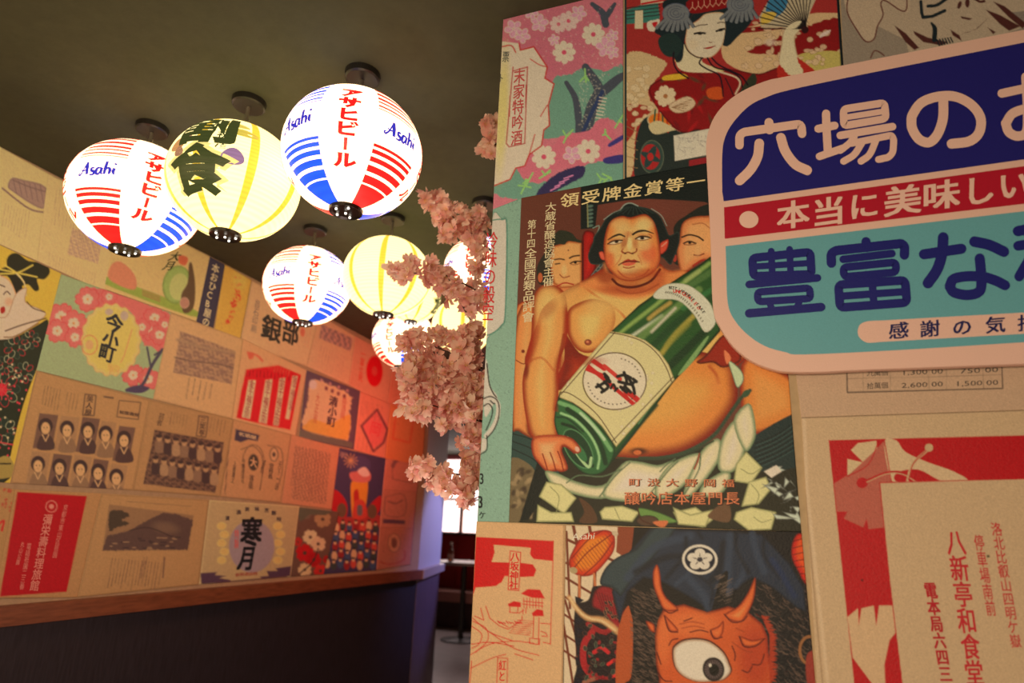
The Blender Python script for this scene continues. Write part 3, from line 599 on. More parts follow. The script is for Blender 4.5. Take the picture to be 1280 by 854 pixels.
    c.poly(pt('F', '235,590 280,700 330,760 420,790 520,785 640,730 695,630 720,640 790,660 900,650 860,760 700,820 500,880 300,860 100,790 40,770 190,700 240,690'), (216, 128, 64), sm=True, f=4)
    c.blob(pt('F', '240,700')[0], 14, 10, 20, (150, 60, 28), .8, m); c.blob(pt('F', '420,800')[0], 40, 8, 0, (170, 74, 34), .8); c.blob(pt('F', '660,730')[0], 14, 12, -40, (178, 80, 38), .7)
    c.line(pt('F', '300,720 350,765 430,785 520,775 620,730 690,640'), 3.2, (95, 28, 14)); c.line(pt('F', '330,800 430,835 560,820 680,760'), 2, (160, 70, 34), al=.7)
    face = pt('F', '255,300 300,230 380,200 450,212 560,185 620,220 655,280 680,380 694,500 690,570 650,650 580,700 500,730 430,735 350,715 290,660 250,600 232,520 230,420')
    fm = c.poly(face, (214, 130, 62), rim=(150, 56, 26), rw=5, hi=(232, 162, 90))
    for q, rx, ry, ro, col, al in (('600,510', 13, 14, 0, (208, 84, 46), .7), ('275,560', 7, 12, 0, (205, 92, 52), .6), ('560,270', 12, 9, 0, (242, 182, 108), .7), ('370,270', 14, 8, 0, (236, 170, 98), .6), ('440,430', 3.5, 9, 0, (242, 184, 112), .9), ('395,420', 4, 9, 15, (165, 84, 44), .7), ('490,430', 4, 8, -10, (176, 92, 48), .6),
        ('430,350', 7, 4, 0, (190, 112, 60), .5), ('430,640', 12, 7, 0, (238, 168, 98), .7), ('300,470', 6, 6, 0, (238, 168, 98), .6), ('560,450', 9, 6, 0, (238, 165, 95), .6), ('430,690', 22, 4, 0, (176, 84, 42), .5), ('650,620', 7, 12, 20, (200, 98, 50), .5), ('320,400', 9, 3, -10, (180, 100, 52), .5), ('545,360', 9, 3, 0, (190, 106, 55), .5)):
        c.blob(pt('F', q)[0], rx, ry, ro, col, al, fm)
    c.line(pt('F', '265,395 310,368 360,352 400,368'), 2.6, (48, 34, 22), taper=(.5, .7)); c.line(pt('F', '468,352 510,328 570,322 640,345'), 2.8, (48, 34, 22), taper=(.9, .3))
    c.poly(pt('F', '270,428 310,408 370,402 380,412 340,425 300,435'), (215, 180, 130), sm=False); c.ell(pt('F', '335,412')[0], 2.4, 1.7, -8, (35, 22, 15)); c.line(pt('F', '262,430 310,404 380,400'), 1.7, (50, 26, 15)); c.line(pt('F', '275,435 330,432 375,418'), .9, (125, 62, 34))
    c.poly(pt('F', '495,388 540,372 600,382 560,394 520,396'), (222, 190, 140), sm=False); c.ell(pt('F', '545,382')[0], 2.6, 1.9, 0, (32, 20, 14)); c.line(pt('F', '490,388 530,368 580,370 615,382'), 1.8, (45, 24, 15)); c.line(pt('F', '500,396 550,400 600,390'), .9, (125, 62, 34)); c.line(pt('F', '600,350 625,368 610,385'), 1, (165, 78, 42))
    c.line(pt('F', '378,490 400,505 430,498 460,508 495,492 500,470'), 1.6, (140, 62, 32)); c.ell(pt('F', '405,508')[0], 1.6, 1, 0, (90, 35, 20)); c.ell(pt('F', '465,508')[0], 1.6, 1, 0, (90, 35, 20)); c.line(pt('F', '388,470 375,490 385,505'), 1.2, (165, 80, 42)); c.line(pt('F', '410,440 425,380 430,330'), 1.2, (180, 98, 52), al=.6)
    c.poly(pt('F', '355,598 400,565 430,552 455,562 480,556 520,576 480,585 430,578 385,592'), (165, 52, 34), sm=False); c.poly(pt('F', '380,596 430,580 490,584 470,602 420,612'), (205, 96, 62)); c.line(pt('F', '350,604 390,582 440,574 522,578'), 1.2, (75, 20, 14)); c.line(pt('F', '390,620 430,628 480,615'), 1.6, (165, 80, 42))
    c.line(pt('F', '330,600 360,560 375,520'), 1.2, (185, 92, 48), al=.7); c.line(pt('F', '540,600 530,560 510,520'), 1.2, (185, 92, 48), al=.6); c.line(pt('F', '345,650 400,700 470,712 560,680 600,640'), 1.8, (170, 76, 40), al=.8)
    # bottle
    bot = pt('M', '600,5 570,30 500,72 440,112 330,190 230,285 130,400 30,520 12,580 15,660 60,765 115,825 170,835 215,805 300,700 465,480 560,380 640,290 660,200 660,0')
    gm = c.poly(bot, (46, 84, 36), sm=False, rim=(18, 44, 22), rw=5)
    for p, w, col, al in (('600,30 480,120 380,200 250,300', 5, (150, 165, 80), .8), ('610,60 500,130', 8, (95, 120, 60), .7), ('420,230 300,310', 4, (196, 190, 140), .9), ('560,130 420,240 340,310', 9, (120, 140, 70), .7), ('640,110 500,200', 6, (60, 110, 55), .9), ('640,140 480,250 380,350', 8, (36, 70, 34), .9), ('560,210 470,300 420,370', 6, (176, 150, 60), .8), ('520,260 440,340', 7, (140, 130, 50), .6), ('600,270 500,370 450,420', 10, (24, 56, 28), .9),
                      ('390,170 310,230 250,285', 5, (44, 88, 40), 1), ('450,180 400,215 370,240', 5, (190, 150, 70), .8), ('560,60 510,95', 5, (160, 160, 90), .7), ('470,200 380,290', 3, (215, 205, 160), .8)):
        c.line(pt('M', p), w, col, al=al, clip=gm, f=2.2)
    c.poly(pt('M', '580,320 595,315 540,400 490,452 488,440'), (128, 150, 84)); c.line(pt('M', '400,570 230,770'), 3.5, (24, 62, 34), f=2); c.line(pt('M', '385,560 330,640'), 1.5, (110, 140, 90), al=.7)
    # base of the bottle
    c.poly(pt('M', '35,540 110,580 180,650 240,730 215,805 170,835 115,825 60,765 15,660 12,600'), (52, 98, 50), rim=(18, 46, 24), rw=3)
    for p, w, col in (('30,560 100,590 170,660 225,740', 5, (120, 158, 92)), ('60,585 130,640 185,720 205,790', 6, (22, 58, 30)), ('110,600 160,650 200,700', 3.4, (175, 190, 130)), ('35,600 90,625 150,690 180,760 175,810', 3, (150, 178, 110)), ('40,640 90,660 140,730 155,800', 4, (20, 52, 28)), ('20,615 60,620 120,670', 2, (28, 60, 34))): c.line(pt('M', p), w, col, f=1.1)
    c.ell(pt('M', '100,735')[0], 15, 28, -32, (24, 62, 34), rim=(100, 140, 84), rw=2.2); c.line(pt('M', '75,710 100,760 140,805 150,770'), 3.4, (168, 184, 118)); c.line(pt('M', '60,690 90,730 120,750'), 2, (120, 160, 95)); c.ell(pt('M', '110,750')[0], 5, 13, -32, (60, 110, 60))
    lab = pt('M', '225,288 300,300 360,325 410,365 445,415 467,472 245,728 190,650 130,595 80,560 30,540 35,512 130,398')
    lm = c.poly(lab, (205, 182, 118), sm=False, rim=(178, 150, 90), rw=2)
    for i in range(60): q = pt('M', '%f,%f' % (rng.uniform(60, 440), rng.uniform(300, 700))); c.ell(q[0], 2.6, 2.6, 0, (216, 196, 138), rim=(185, 160, 100), rw=.9, al=.7, clip=lm, n=8)
    bc = (78, 48, 26)
    for p in ('205,290 285,305 350,330 400,372 435,425 457,482', '18,528 55,520 115,555 175,608 225,680 245,712', '240,292 35,528', '462,462 225,712', '30,545 80,562 130,597 190,652 240,728'): c.line(pt('M', p), 1.1, bc, clip=lm)
    cc = pt('M', '239,478')[0]; em = c.ell(cc, 39.5, 35.5, 18, (214, 196, 142)); t = np.linspace(0, 6.2832, 40); c.line(np.stack([cc[0]+39.5*np.cos(t+.3), cc[1]+35.5*np.sin(t+.3)], 1), 1.3, bc)
    for p, w, col in (('120,405 330,580', 5, (190, 36, 30)), ('150,385 345,555', 3.4, (218, 196, 150)), ('145,392 200,430', 6, (190, 36, 30)), ('130,430 190,455', 5, (190, 36, 30)), ('200,420 260,470', 5, (200, 60, 45)), ('290,520 340,560', 7, (190, 36, 30)), ('265,500 300,560', 3, (190, 36, 30))): c.line(pt('M', p), w, col, sm=False, clip=em)
    k = (26, 24, 22)
    for p, w in (('200,450 215,470 190,490 170,500', 4), ('205,460 220,480', 5), ('175,490 200,515', 3.5), ('190,520 215,500 200,480', 4), ('225,505 235,490 245,510', 3), ('250,460 275,455 300,465', 4), ('275,445 285,480 270,510', 4), ('255,480 300,490 315,480', 4), ('262,500 285,520', 4), ('290,460 310,500 315,525', 4), ('240,515 250,505', 3), ('300,520 280,500', 4), ('310,470 322,480', 4)): c.line(pt('M', p), w, k)
    for i in range(16): a = math.radians(40+i*9); c.ell(cc+np.array([33*math.cos(a), 29*math.sin(a)]), 1.0, .9, 0, (60, 50, 40), n=6)
    for i in range(8): a = math.radians(-75+i*9); c.ell(cc+np.array([33*math.cos(a), 29*math.sin(a)]), 1.0, .9, 0, (90, 75, 55), n=6)
    neck = pt('M', '388,145 440,108 520,112 590,165 618,215 622,262 582,292 540,225 480,172 400,166'); nm = c.poly(neck, (200, 190, 145), rim=(150, 145, 105), rw=1.5)
    for i, ch in enumerate('BEST JAPANESE SAKE'):
        t = i/17; q = pt('M', '%f,%f' % (452+128*t, 122+4*t+92*t*t)); a = .05+t*1.05; c.L.cell(ch, q[0], np.array([math.cos(a), math.sin(a)])*4.6, np.array([-math.sin(a), math.cos(a)])*5, (45, 38, 28), .02)
    for i, ch in enumerate('UNEQUALED'):
        t = i/8; q = pt('M', '%f,%f' % (470+92*t, 135+4*t+62*t*t)); a = .05+t*.9; c.L.cell(ch, q[0], np.array([math.cos(a), math.sin(a)])*5.6, np.array([-math.sin(a), math.cos(a)])*6, (185, 45, 30), .03)
    for i in range(20): t = i/19; q = pt('M', '%f,%f' % (432+140*t, 142+2*t+108*t*t)); c.line(np.array([q[0], q[0]+np.array([1.2, -1.6])]), 1, (70, 58, 40))
    # deep red airbrushed shading along the limbs
    for q, rx, ry, ro, al in (('B:255,190', 5, 22, 8, .7), ('B:130,120', 6, 20, 5, .5), ('B:128,400', 4, 26, -5, .5), ('B:236,380', 4, 24, 0, .5), ('A:180,760', 6, 30, 12, .6), ('A:240,620', 10, 16, 40, .45), ('A:330,700', 5, 22, 5, .6), ('A:420,860', 26, 6, 0, .5), ('A:700,450', 30, 6, 0, .4)):
        z, q = q.split(':'); c.blob(pt(z, q)[0], rx, ry, ro, (160, 40, 14), al, m)
    # hand over the bottle base
    hand = pt('B', '150,465 240,455 285,462 315,480 338,515 322,530 300,520 270,500 262,520 278,560 285,590 262,602 240,598 215,602 198,598 175,575 145,530'); c.poly(hand, (216, 118, 62), rim=(140, 36, 16), rw=5, hi=(234, 155, 92))
    for p in ('185,530 195,560 205,595', '215,525 228,560 238,598', '245,520 258,555 268,598', '262,500 285,505 310,528'): c.line(pt('B', p), 1.5, (135, 36, 16))
    c.line(pt('B', '150,468 200,458 240,462'), 2, (185, 80, 40), al=.6); c.ell(pt('B', '322,512')[0], 2.6, 3.6, -30, (236, 160, 120))
    # twisted rope belt
    rc, rs, rl = (216, 200, 132), (120, 130, 84), (232, 214, 150)
    for p in ('B:195,600 240,605 320,640 420,655 500,590 540,560 520,640 450,700 380,706 280,680 220,650', 'B:420,690 500,570 560,560 640,575 700,560 700,620 620,700 520,720', 'C:60,660 110,580 180,540 240,530 220,590 170,660 80,710', 'C:170,690 230,540 290,475 320,480 320,540 270,620 200,700', 'C:310,590 320,480 370,400 410,430 415,520 370,600', 'C:370,400 430,330 455,400 455,470 415,520', 'C:250,650 330,600 360,620 320,690 240,700'):
        z, q = p.split(':'); c.poly(pt(z, q), rc, rim=rs, rw=6, hi=rl)
    for p in ('B:280,645 330,615 420,620 500,590', 'B:410,700 470,620 530,565', 'B:600,700 680,600 720,560', 'C:80,600 110,570 140,550', 'C:225,560 240,530 235,590', 'C:170,700 230,600 240,540'): z, q = p.split(':'); c.line(pt(z, q), 1.6, (96, 108, 70))
    c.line(pt('C', '235,530 228,560 215,590'), 2, (150, 50, 25)); c.line(pt('C', '0,548 100,545 200,515 290,460 350,380 400,310 435,280'), 4.5, (58, 74, 48), f=1.2); c.ell(pt('C', '420,292')[0], 6, 4, -40, (64, 84, 52))
    c.poly(pt('C', '350,160 400,200 410,240 385,270 365,220'), (186, 186, 130), rim=(90, 100, 70), rw=2); c.poly(pt('C', '335,120 360,150 345,175 335,150'), (222, 120, 70))
    c.line(pt('B', '480,545 560,550 660,550 760,530 860,480'), 2, (56, 66, 42))
    # folded papers on the ground
    pp, ps = (206, 192, 118), (140, 132, 78)
    for p in ('B:200,640 260,650 320,705 270,770 200,720 170,700', 'B:165,730 220,760 300,760 310,800 160,800', 'B:430,740 500,735 570,760 540,800 420,790 410,760', 'B:700,760 790,740 860,790 820,822 720,800', 'C:420,520 485,585 440,650 370,640 380,570', 'C:430,640 500,620 520,670 470,730 400,740', 'C:380,760 440,740 540,760 520,830 430,835 370,790', 'C:130,740 200,770 290,750 260,820 150,810'):
        z, q = p.split(':'); c.poly(pt(z, q), pp, sm=False, rim=ps, rw=3)
    for p in ('B:215,660 250,700 240,760', 'B:470,745 490,790', 'C:440,650 470,690 460,730', 'C:400,590 440,610 480,585', 'C:450,780 480,800 520,790'): z, q = p.split(':'); c.line(pt(z, q), 1, ps)
    for i in range(14): q = pt('C', '%f,%f' % (rng.uniform(510, 640), rng.uniform(590, 810))); c.poly(q[0]+rng.normal(size=(5, 2))*np.array([8, 7]), (192, 186, 158), sm=False, rim=(110, 104, 84), rw=2)
    c.poly(pt('C', '490,600 540,575 560,600 520,625'), (215, 195, 165), sm=False); c.poly(pt('B', '330,705 380,740 400,800 330,800 350,760'), (95, 62, 36)); c.poly(pt('B', '560,745 640,760 720,800 600,800'), (110, 135, 62), rim=(60, 84, 40), rw=2); c.ell(pt('B', '600,795')[0], 14, 7, 0, (90, 62, 40), rim=(50, 35, 25), rw=2)
    c.line(pt('B', '560,740 575,790 620,810'), 1.6, (80, 40, 22)); c.poly(pt('C', '270,770 340,720 360,760 350,800 290,790'), (112, 78, 48)); c.poly(pt('B', '620,800 680,795 660,822'), (200, 110, 60))
    # lettering
    L = c.L; cr = (222, 178, 110)
    L.hrow('領受牌金賞等一', pt('A', '295,128')[0]+[0, -2], pt('A', '985,22')[0]+[-2, 0], 18.5, cr, .014, -.10, .92)
    L.vcol('大蔵省醸造協會主催', pt('S', '262,18')[0], pt('S', '243,578')[0], 14.5, (205, 178, 122), .006, .12)
    L.vcol('第十四', pt('S', '137,135')[0], pt('S', '128,325')[0], 11.5, (205, 178, 122), .006, .12); L.vcol('全國酒類品評會', pt('S', '128,325')[0], pt('S', '108,818')[0], 15.5, (205, 178, 122), .008, .12)
    o = (196, 104, 58)
    L.hrow('町渋大野岡福', pt('B', '515,643')[0], pt('C', '388,648')[0], 11, (70, 35, 20), .03, 0, .72); L.zb = 6e-4; L.hrow('町渋大野岡福', pt('B', '513,642')[0], pt('C', '386,647')[0], 10.5, o, .004, 0, .7)
    L.zb = 0; L.hrow('釀吟店本屋門長', pt('B', '508,708')[0], pt('C', '398,708')[0], 18, (62, 32, 20), .03, 0, 1.0); L.zb = 6e-4; L.hrow('釀吟店本屋門長', pt('B', '506,706')[0], pt('C', '396,706')[0], 17, o, .006, 0, .98)
    c.finish('large vintage print of a wrestler hugging a giant green sake bottle')
poster_sumo()

def poster_shrine():
    c = Canvas([(596, 652), (707, 657), (703, 905), (584, 905)], 'R', (206, 158, 102)); red = (198, 22, 22)
    c.poly(pt('Y', '62,125 447,145 445,245 350,235 330,215 335,180 150,165 155,200 140,250 290,255 345,262 362,290 350,322 290,325 205,320 190,350 160,370 60,378 45,420'), red, sm=False)
    c.poly(pt('Y', '150,165 335,180 328,205 345,238 360,250 140,250 155,210'), (206, 158, 102), sm=False)
    c.line(pt('Y', '447,145 433,660'), 1, red, sm=False); c.line(pt('Y', '500,60 490,860'), 1.4, (170, 125, 80), sm=False)
    c.poly(pt('Y', '232,195 285,202 275,392 221,388'), (206, 158, 102), sm=False); c.line(pt('Y', '232,195 285,202 275,392 221,388 232,195'), 1.1, red, sm=False)
    c.L.vcol('八坂神社', pt('Y', '257,200')[0], pt('Y', '249,388')[0], 11.5, red, .02)
    for p in ('285,408 320,385 380,388 405,432 340,428', '220,460 250,445 285,452 285,475 225,472', '340,505 365,485 395,490 400,520 345,520'): c.poly(pt('Y', p), red, sm=False)
    for k in range(7): c.line(pt('Y', '%d,430 %d,480' % (300+k*15, 300+k*15)), .9, red, sm=False)
    for p in ('295,460 395,470', '298,445 395,455', '295,485 295,510', '312,480 310,505', '230,475 230,500', '272,475 268,500', '228,500 275,505 300,490', '350,525 345,630', '375,528 372,660', '345,630 330,630 328,655 378,662 380,635 350,632', '110,470 130,530 180,570 222,585 290,540 292,520', '170,545 222,575', '55,520 100,540 85,480', '385,555 432,560', '385,595 410,605 418,622 390,620', '395,650 432,658'): c.line(pt('Y', p), 1, red, sm=False)
    for k in range(8): c.line(pt('Y', '%d,%d %d,%d' % (270-k*6, 540+k*9, 345-k*2, 545+k*10)), .7, red, sm=False)
    for k in range(9): c.line(pt('Y', '%d,%d %d,%d' % (170+k*14, 545+(k % 3)*4, 180+k*14, 556)), 1.2, red)
    for p in ('45,530 130,600 250,645', '40,570 90,610 75,660 40,680', '45,545 110,580 120,640 60,700', '30,715 130,660 250,645 350,655', '130,600 250,680 375,715', '40,660 130,650 250,670', '255,708 345,738', '35,780 140,730 210,710'): c.line(pt('Y', p), 1, red)
    c.line(pt('Y', '170,728 220,730 215,900'), 1, red, sm=False); c.line(pt('Y', '170,728 165,900'), 1, red, sm=False); c.L.vcol('紅とか', pt('Y', '195,738')[0], pt('Y', '188,900')[0], 10, red, .01); c.line(pt('Y', '40,745 30,860'), 1, red, sm=False)
    c.finish('tan leaflet with a red shrine drawing at the foot of the wall corner')
poster_shrine()

def poster_oni():
    c = Canvas([(708, 657), (1001.5, 665), (1024, 905), (703, 905)], 'R', (28, 24, 24), step=1.0)
    cr = (208, 176, 128); br = (118, 52, 26)
    c.poly(pt('Y', '508,62 780,75 790,300 700,900 498,900'), cr, sm=False)
    for p, w in (('508,135 760,250', 3.4), ('512,255 640,300', 3), ('510,330 660,420', 3), ('500,420 640,520', 2.6), ('500,510 600,580', 2.6), ('500,610 620,690', 2.6), ('498,690 600,760', 2.6), ('545,62 565,160', 4), ('625,62 635,120', 4), ('580,300 575,440', 4), ('655,290 650,420', 4), ('512,100 530,480', 3), ('505,440 560,620 575,860', 3), ('498,560 545,860', 3)): c.line(pt('Y', p), w, br, sm=False)
    c.poly(pt('Y', '768,70 850,72 850,220 820,240 760,200'), (140, 66, 34), sm=False)
    # red lantern
    lm = c.poly(pt('Y', '540,200 590,120 660,95 720,92 752,120 750,190 710,250 650,310 590,322 540,300 525,250'), (196, 58, 18), rim=(140, 20, 12), rw=4, hi=(226, 120, 30))
    for k in range(15): c.line(pt('Y', '%d,%d %d,%d' % (538+k*13, 232-k*9, 590+k*13, 300-k*9)), .8, (150, 45, 20), clip=lm, al=.8)
    for p in ('550,280 620,200 740,110', '600,315 680,240 745,150', '540,230 620,140 690,95'): c.line(pt('Y', p), 1.4, (130, 25, 15), clip=lm)
    c.ell(pt('Y', '548,292')[0], 5, 4, 20, (170, 140, 90)); c.ell(pt('Y', '755,108')[0], 4, 3, 20, (190, 160, 115)); c.line(pt('Y', '575,320 578,420'), 3, (190, 110, 60)); c.line(pt('Y', '650,310 660,400'), 3, (190, 110, 60))
    # tattooed shoulder
    bm = c.poly(pt('Y', '560,470 620,440 640,380 660,370 720,370 780,420 810,520 830,700 820,900 560,900 570,740 550,600'), (36, 20, 22))
    for i in range(9): c.poly(pt('Y', '%d,%d %d,%d %d,%d' % (555+(i % 2)*8, 420+i*50, 600, 440+i*50, 560, 470+i*50)), (26, 20, 30), sm=False)
    c.poly(pt('Y', '650,400 690,368 740,380 790,440 805,540 800,610 740,560 690,500 640,470'), (145, 26, 30), rim=(80, 12, 18), rw=4)
    for i in range(24): a = rng.uniform(0, 6.28); q = pt('Y', '%f,%f' % (rng.uniform(700, 790), rng.uniform(430, 540))); c.ell(q[0], 2.6, 1.6, 50, (40, 30, 30), rim=(150, 110, 70), rw=.8)
    for k in range(7): c.line(pt('Y', '%d,%d %d,%d' % (660+k*14, 395+k*6, 690+k*14, 480+k*12)), .8, (85, 10, 18), clip=bm)
    for p, w, col in (('640,600 600,660 600,760 640,820', 8, (165, 30, 32)), ('620,560 700,600 760,560', 6, (150, 30, 30)), ('650,700 690,680 720,700', 5, (190, 34, 36)), ('720,760 760,740 790,800 740,820', 4, (205, 40, 34)), ('620,780 650,820 720,830', 4, (140, 26, 28)), ('600,850 660,830', 5, (150, 90, 60))): c.line(pt('Y', p), w, col)
    for i in range(46): q = pt('Y', '%f,%f' % (rng.uniform(600, 790), rng.uniform(560, 850))); c.ell(q[0], rng.uniform(2, 4.5), rng.uniform(1.5, 3), rng.uniform(0, 180), [(55, 60, 42), (150, 28, 30), (40, 28, 28)][i % 3], rim=[(120, 115, 80), (90, 14, 20), (110, 60, 40)][i % 3], rw=.9, al=.9, clip=bm)
    c.line(pt('Y', '525,425 570,490 620,530 690,540 760,590 815,650 800,720 770,760'), 8, (196, 140, 82), f=2.2, taper=(.6, .5)); c.line(pt('Y', '530,430 575,495 625,530 690,545 755,590'), 2.6, (222, 172, 112), f=1.5)
    # body orange strip and black shaggy hair
    c.poly(pt('O', '0,500 30,470 45,560 40,800 10,850 -40,860 -30,600'), (175, 82, 36)); c.poly(pt('Y', '850,70 1300,80 1300,900 830,900 860,600 810,420 880,300 830,240'), (24, 19, 18), sm=False)
    for i in range(620):
        side = i % 2
        if side: x, y = rng.uniform(30, 160), rng.uniform(380, 860)
        else: x, y = rng.uniform(640, 930), rng.uniform(360, 860)
        w = rng.uniform(15, 32); cv = 10 if side else 14
        c.line(pt('O', '%f,%f %f,%f %f,%f' % (x, y, x+w*.5, y+cv, x+w, y+cv*1.2)), .8, (112, 84, 62), al=rng.uniform(.35, .9))
    # indigo cloth with folds
    cl, cd, ch = (42, 49, 56), (25, 28, 33), (58, 66, 72)
    c.poly(pt('O', '-60,400 0,230 130,80 330,88 500,92 690,110 830,260 900,380 910,500 860,480 740,380 640,330 540,400 520,420 440,490 420,490 350,440 190,350 100,330 20,400 -20,560'), cl, sm=False, rim=cd, rw=4)
    c.poly(pt('Y', '680,360 700,290 760,230 860,180 950,75 1060,80 900,280 850,330 800,400 780,420 740,380'), (58, 68, 62), rim=(34, 42, 42), rw=5)
    for p, w, col in (('20,330 150,180 330,120', 10, ch), ('60,300 200,230 320,220', 8, cd), ('210,330 300,220 310,130', 5, cd), ('260,360 330,300 330,240', 5, ch), ('330,340 400,420 420,480', 9, ch), ('350,300 440,380 430,470', 3, cd), ('440,340 470,300 500,160', 10, cd), ('520,400 520,260 530,120', 9, ch), ('560,370 600,280 540,140', 6, ch), ('620,300 560,180 560,100', 6, cd), ('700,300 660,200 640,110', 8, ch), ('780,330 700,220 700,130', 4, cd), ('850,420 780,300 740,240', 7, (36, 50, 70)), ('390,130 370,100 380,80', 4, cd)): c.line(pt('O', p), w, col, f=3, al=.8)
    c.poly(pt('O', '440,480 480,330 520,300 510,430 560,400 520,460 440,490'), (22, 18, 18))
    for i in range(36): x, y = rng.uniform(450, 520), rng.uniform(320, 460); c.line(pt('O', '%f,%f %f,%f' % (x, y, x+26, y-12)), .7, (120, 95, 72), al=.8)
    cc = pt('O', '379,238')[0]; c.ell(cc, 22.3, 18.8, 6, (206, 184, 150)); c.ell(cc, 19, 15.6, 6, (26, 30, 40))
    for k in range(5): a = math.radians(-90+k*72); q = cc+np.array([9.6*math.cos(a), 8.2*math.sin(a)]); c.ell(q, 6.6, 5.6, 0, (206, 184, 150)); 
    for k in range(5): a = math.radians(-90+k*72); c.line(np.array([cc, cc+np.array([9*math.cos(a), 7.5*math.sin(a)])]), .8, (60, 50, 50), sm=False); c.ell(cc+np.array([6*math.cos(a), 5*math.sin(a)]), .8, .8, 0, (60, 50, 50), n=6)
    c.ell(cc, 2, 1.8, 0, (60, 50, 50)); 
    # orange demon head
    og, od, oh = (196, 88, 36), (118, 36, 14), (216, 112, 52)
    hm = c.poly(pt('O', '170,540 200,480 300,460 415,500 520,470 620,500 690,560 715,620 720,700 745,800 730,950 170,950 175,830 160,760 155,620'), og, sm=False, rim=od, rw=5)
    c.blob(pt('O', '330,560')[0], 40, 18, 0, oh, .7, hm); c.blob(pt('O', '660,720')[0], 26, 50, 0, (168, 52, 26), .7, hm); c.blob(pt('O', '200,650')[0], 10, 30, 0, oh, .6, hm)
    for i in range(46): y = 520+i*7; x = 690+min(40, i*3); c.line(pt('O', '%d,%d %d,%d' % (x, y, x+26+rng.integers(0, 12), y+rng.integers(-4, 14))), 2.2, (168, 58, 28), sm=False, taper=(1, .1))
    for p in ('145,300 165,262 180,300 190,380 215,430 270,480 250,495 200,488 170,430 148,370', '505,510 570,470 620,400 655,325 655,400 640,460 610,520 580,550 530,540', '200,515 230,540 270,585 260,600 225,590', '430,590 470,570 497,543 495,600 470,635 440,620', '580,620 640,640 700,630 660,668 600,670', '110,545 150,560 155,600 130,590'):
        c.poly(pt('O', p), (206, 98, 42), rim=(125, 32, 12), rw=3.5, hi=(232, 138, 70))
    for p in ('195,485 230,505 270,490', '500,510 540,550 590,545 615,520', '202,518 225,592 268,600', '432,590 450,632 490,625', '575,620 600,672 660,668 702,632', '540,670 555,710 552,740', '590,790 620,800 640,770', '640,760 680,760 700,710', '225,665 240,640 270,632', '300,545 340,530', '330,600 380,590 420,600', '165,700 185,760', '170,800 200,840 240,845', '700,540 660,510'): c.line(pt('O', p), 1.5, (92, 22, 12))
    for p in ('280,560 340,548 400,560', '290,580 350,570 400,580', '560,580 600,600', '540,650 600,690 640,700'): c.line(pt('O', p), 1.8, (150, 58, 24), al=.6)
    eye = pt('O', '240,690 265,655 310,635 380,632 440,650 500,700 530,760 538,800 500,840 440,850 360,850 290,820 250,770'); c.poly(eye+[0, -.8], (76, 22, 12)); em = c.poly((eye-eye.mean(0))*.955+eye.mean(0), (226, 196, 150), rim=(180, 140, 100), rw=4, hi=(236, 212, 170))
    c.ell(pt('O', '447,785')[0], 13.6, 15.2, -15, (70, 52, 44), rim=(26, 18, 16), rw=4)
    for k in range(22): a = k*.2856; q = pt('O', '447,785')[0]; c.line(np.array([q+4*np.array([math.cos(a), math.sin(a)]), q+11*np.array([math.cos(a), math.sin(a)])]), .7, (140, 115, 95), al=.6)
    c.ell(pt('O', '450,788')[0], 6.4, 7.6, 0, (14, 10, 10)); c.ell(pt('O', '430,765')[0], 1.8, 2.2, 0, (210, 190, 160))
    # lantern at the right edge and the ring
    lm = c.poly(pt('O', '835,180 855,120 895,108 1000,150 1000,420 905,360 870,300 840,240'), (190, 36, 20), rim=(120, 14, 12), rw=3, hi=(212, 80, 28))
    for k in range(7): c.line(pt('O', '%d,%d %d,%d' % (838+k*3, 150+k*32, 905, 128+k*36)), .9, (70, 14, 12), clip=lm)
    cc = pt('O', '925,690')[0]; t = np.linspace(2, 5.4, 14); c.line(np.stack([cc[0]+12*np.cos(t), cc[1]+17*np.sin(t)], 1), 3.6, (150, 95, 50)); c.poly(pt('O', '910,720 960,700 960,860 915,860'), (150, 55, 38))
    c.L.word('Asahi', pt('Y', '540,140')[0], pt('Y', '650,135')[0], 8.5, (240, 225, 190), .03, down=(-1.2, 8.5))
    c.finish('print of an orange one eyed horned demon under an indigo crested curtain')
poster_oni()

def poster_price():
    c = Canvas([(989, 420), (1330, 405), (1330, 514), (1001.5, 522)], 'R', (186, 146, 104))
    ln = (70, 55, 42)
    for p in ('1058,440 1059,491 1253,486 1251,440', '1078,440 1079,490', '1112,440 1113,489', '1182,440 1183,488', '1058,474 1252,469', '1160,440 1161,489', '1228,440 1229,487'): 
        c.line(pt('P', p), 1.4 if p.startswith('1058,440') else .6, ln, sm=False, al=1 if p.startswith('1058,440') else .5)
    L = c.L
    for y, a, b, d in ((466, '九萬個', '1,300 00', '750 00'), (482, '拾萬個', '2,600 00', '1,500 00')):
        L.hrow(a, (1083, y+1), (1110, y), 8.5, ln); L.word(b, (1126, y+3.5), (1178, y+1.5), 6.5, ln, .008); L.word(d, (1199 if y < 470 else 1193, y+1.5), (1247, y-.5), 6.5, ln, .008)
    c.finish('beige price table print just under the big sign')
poster_price()

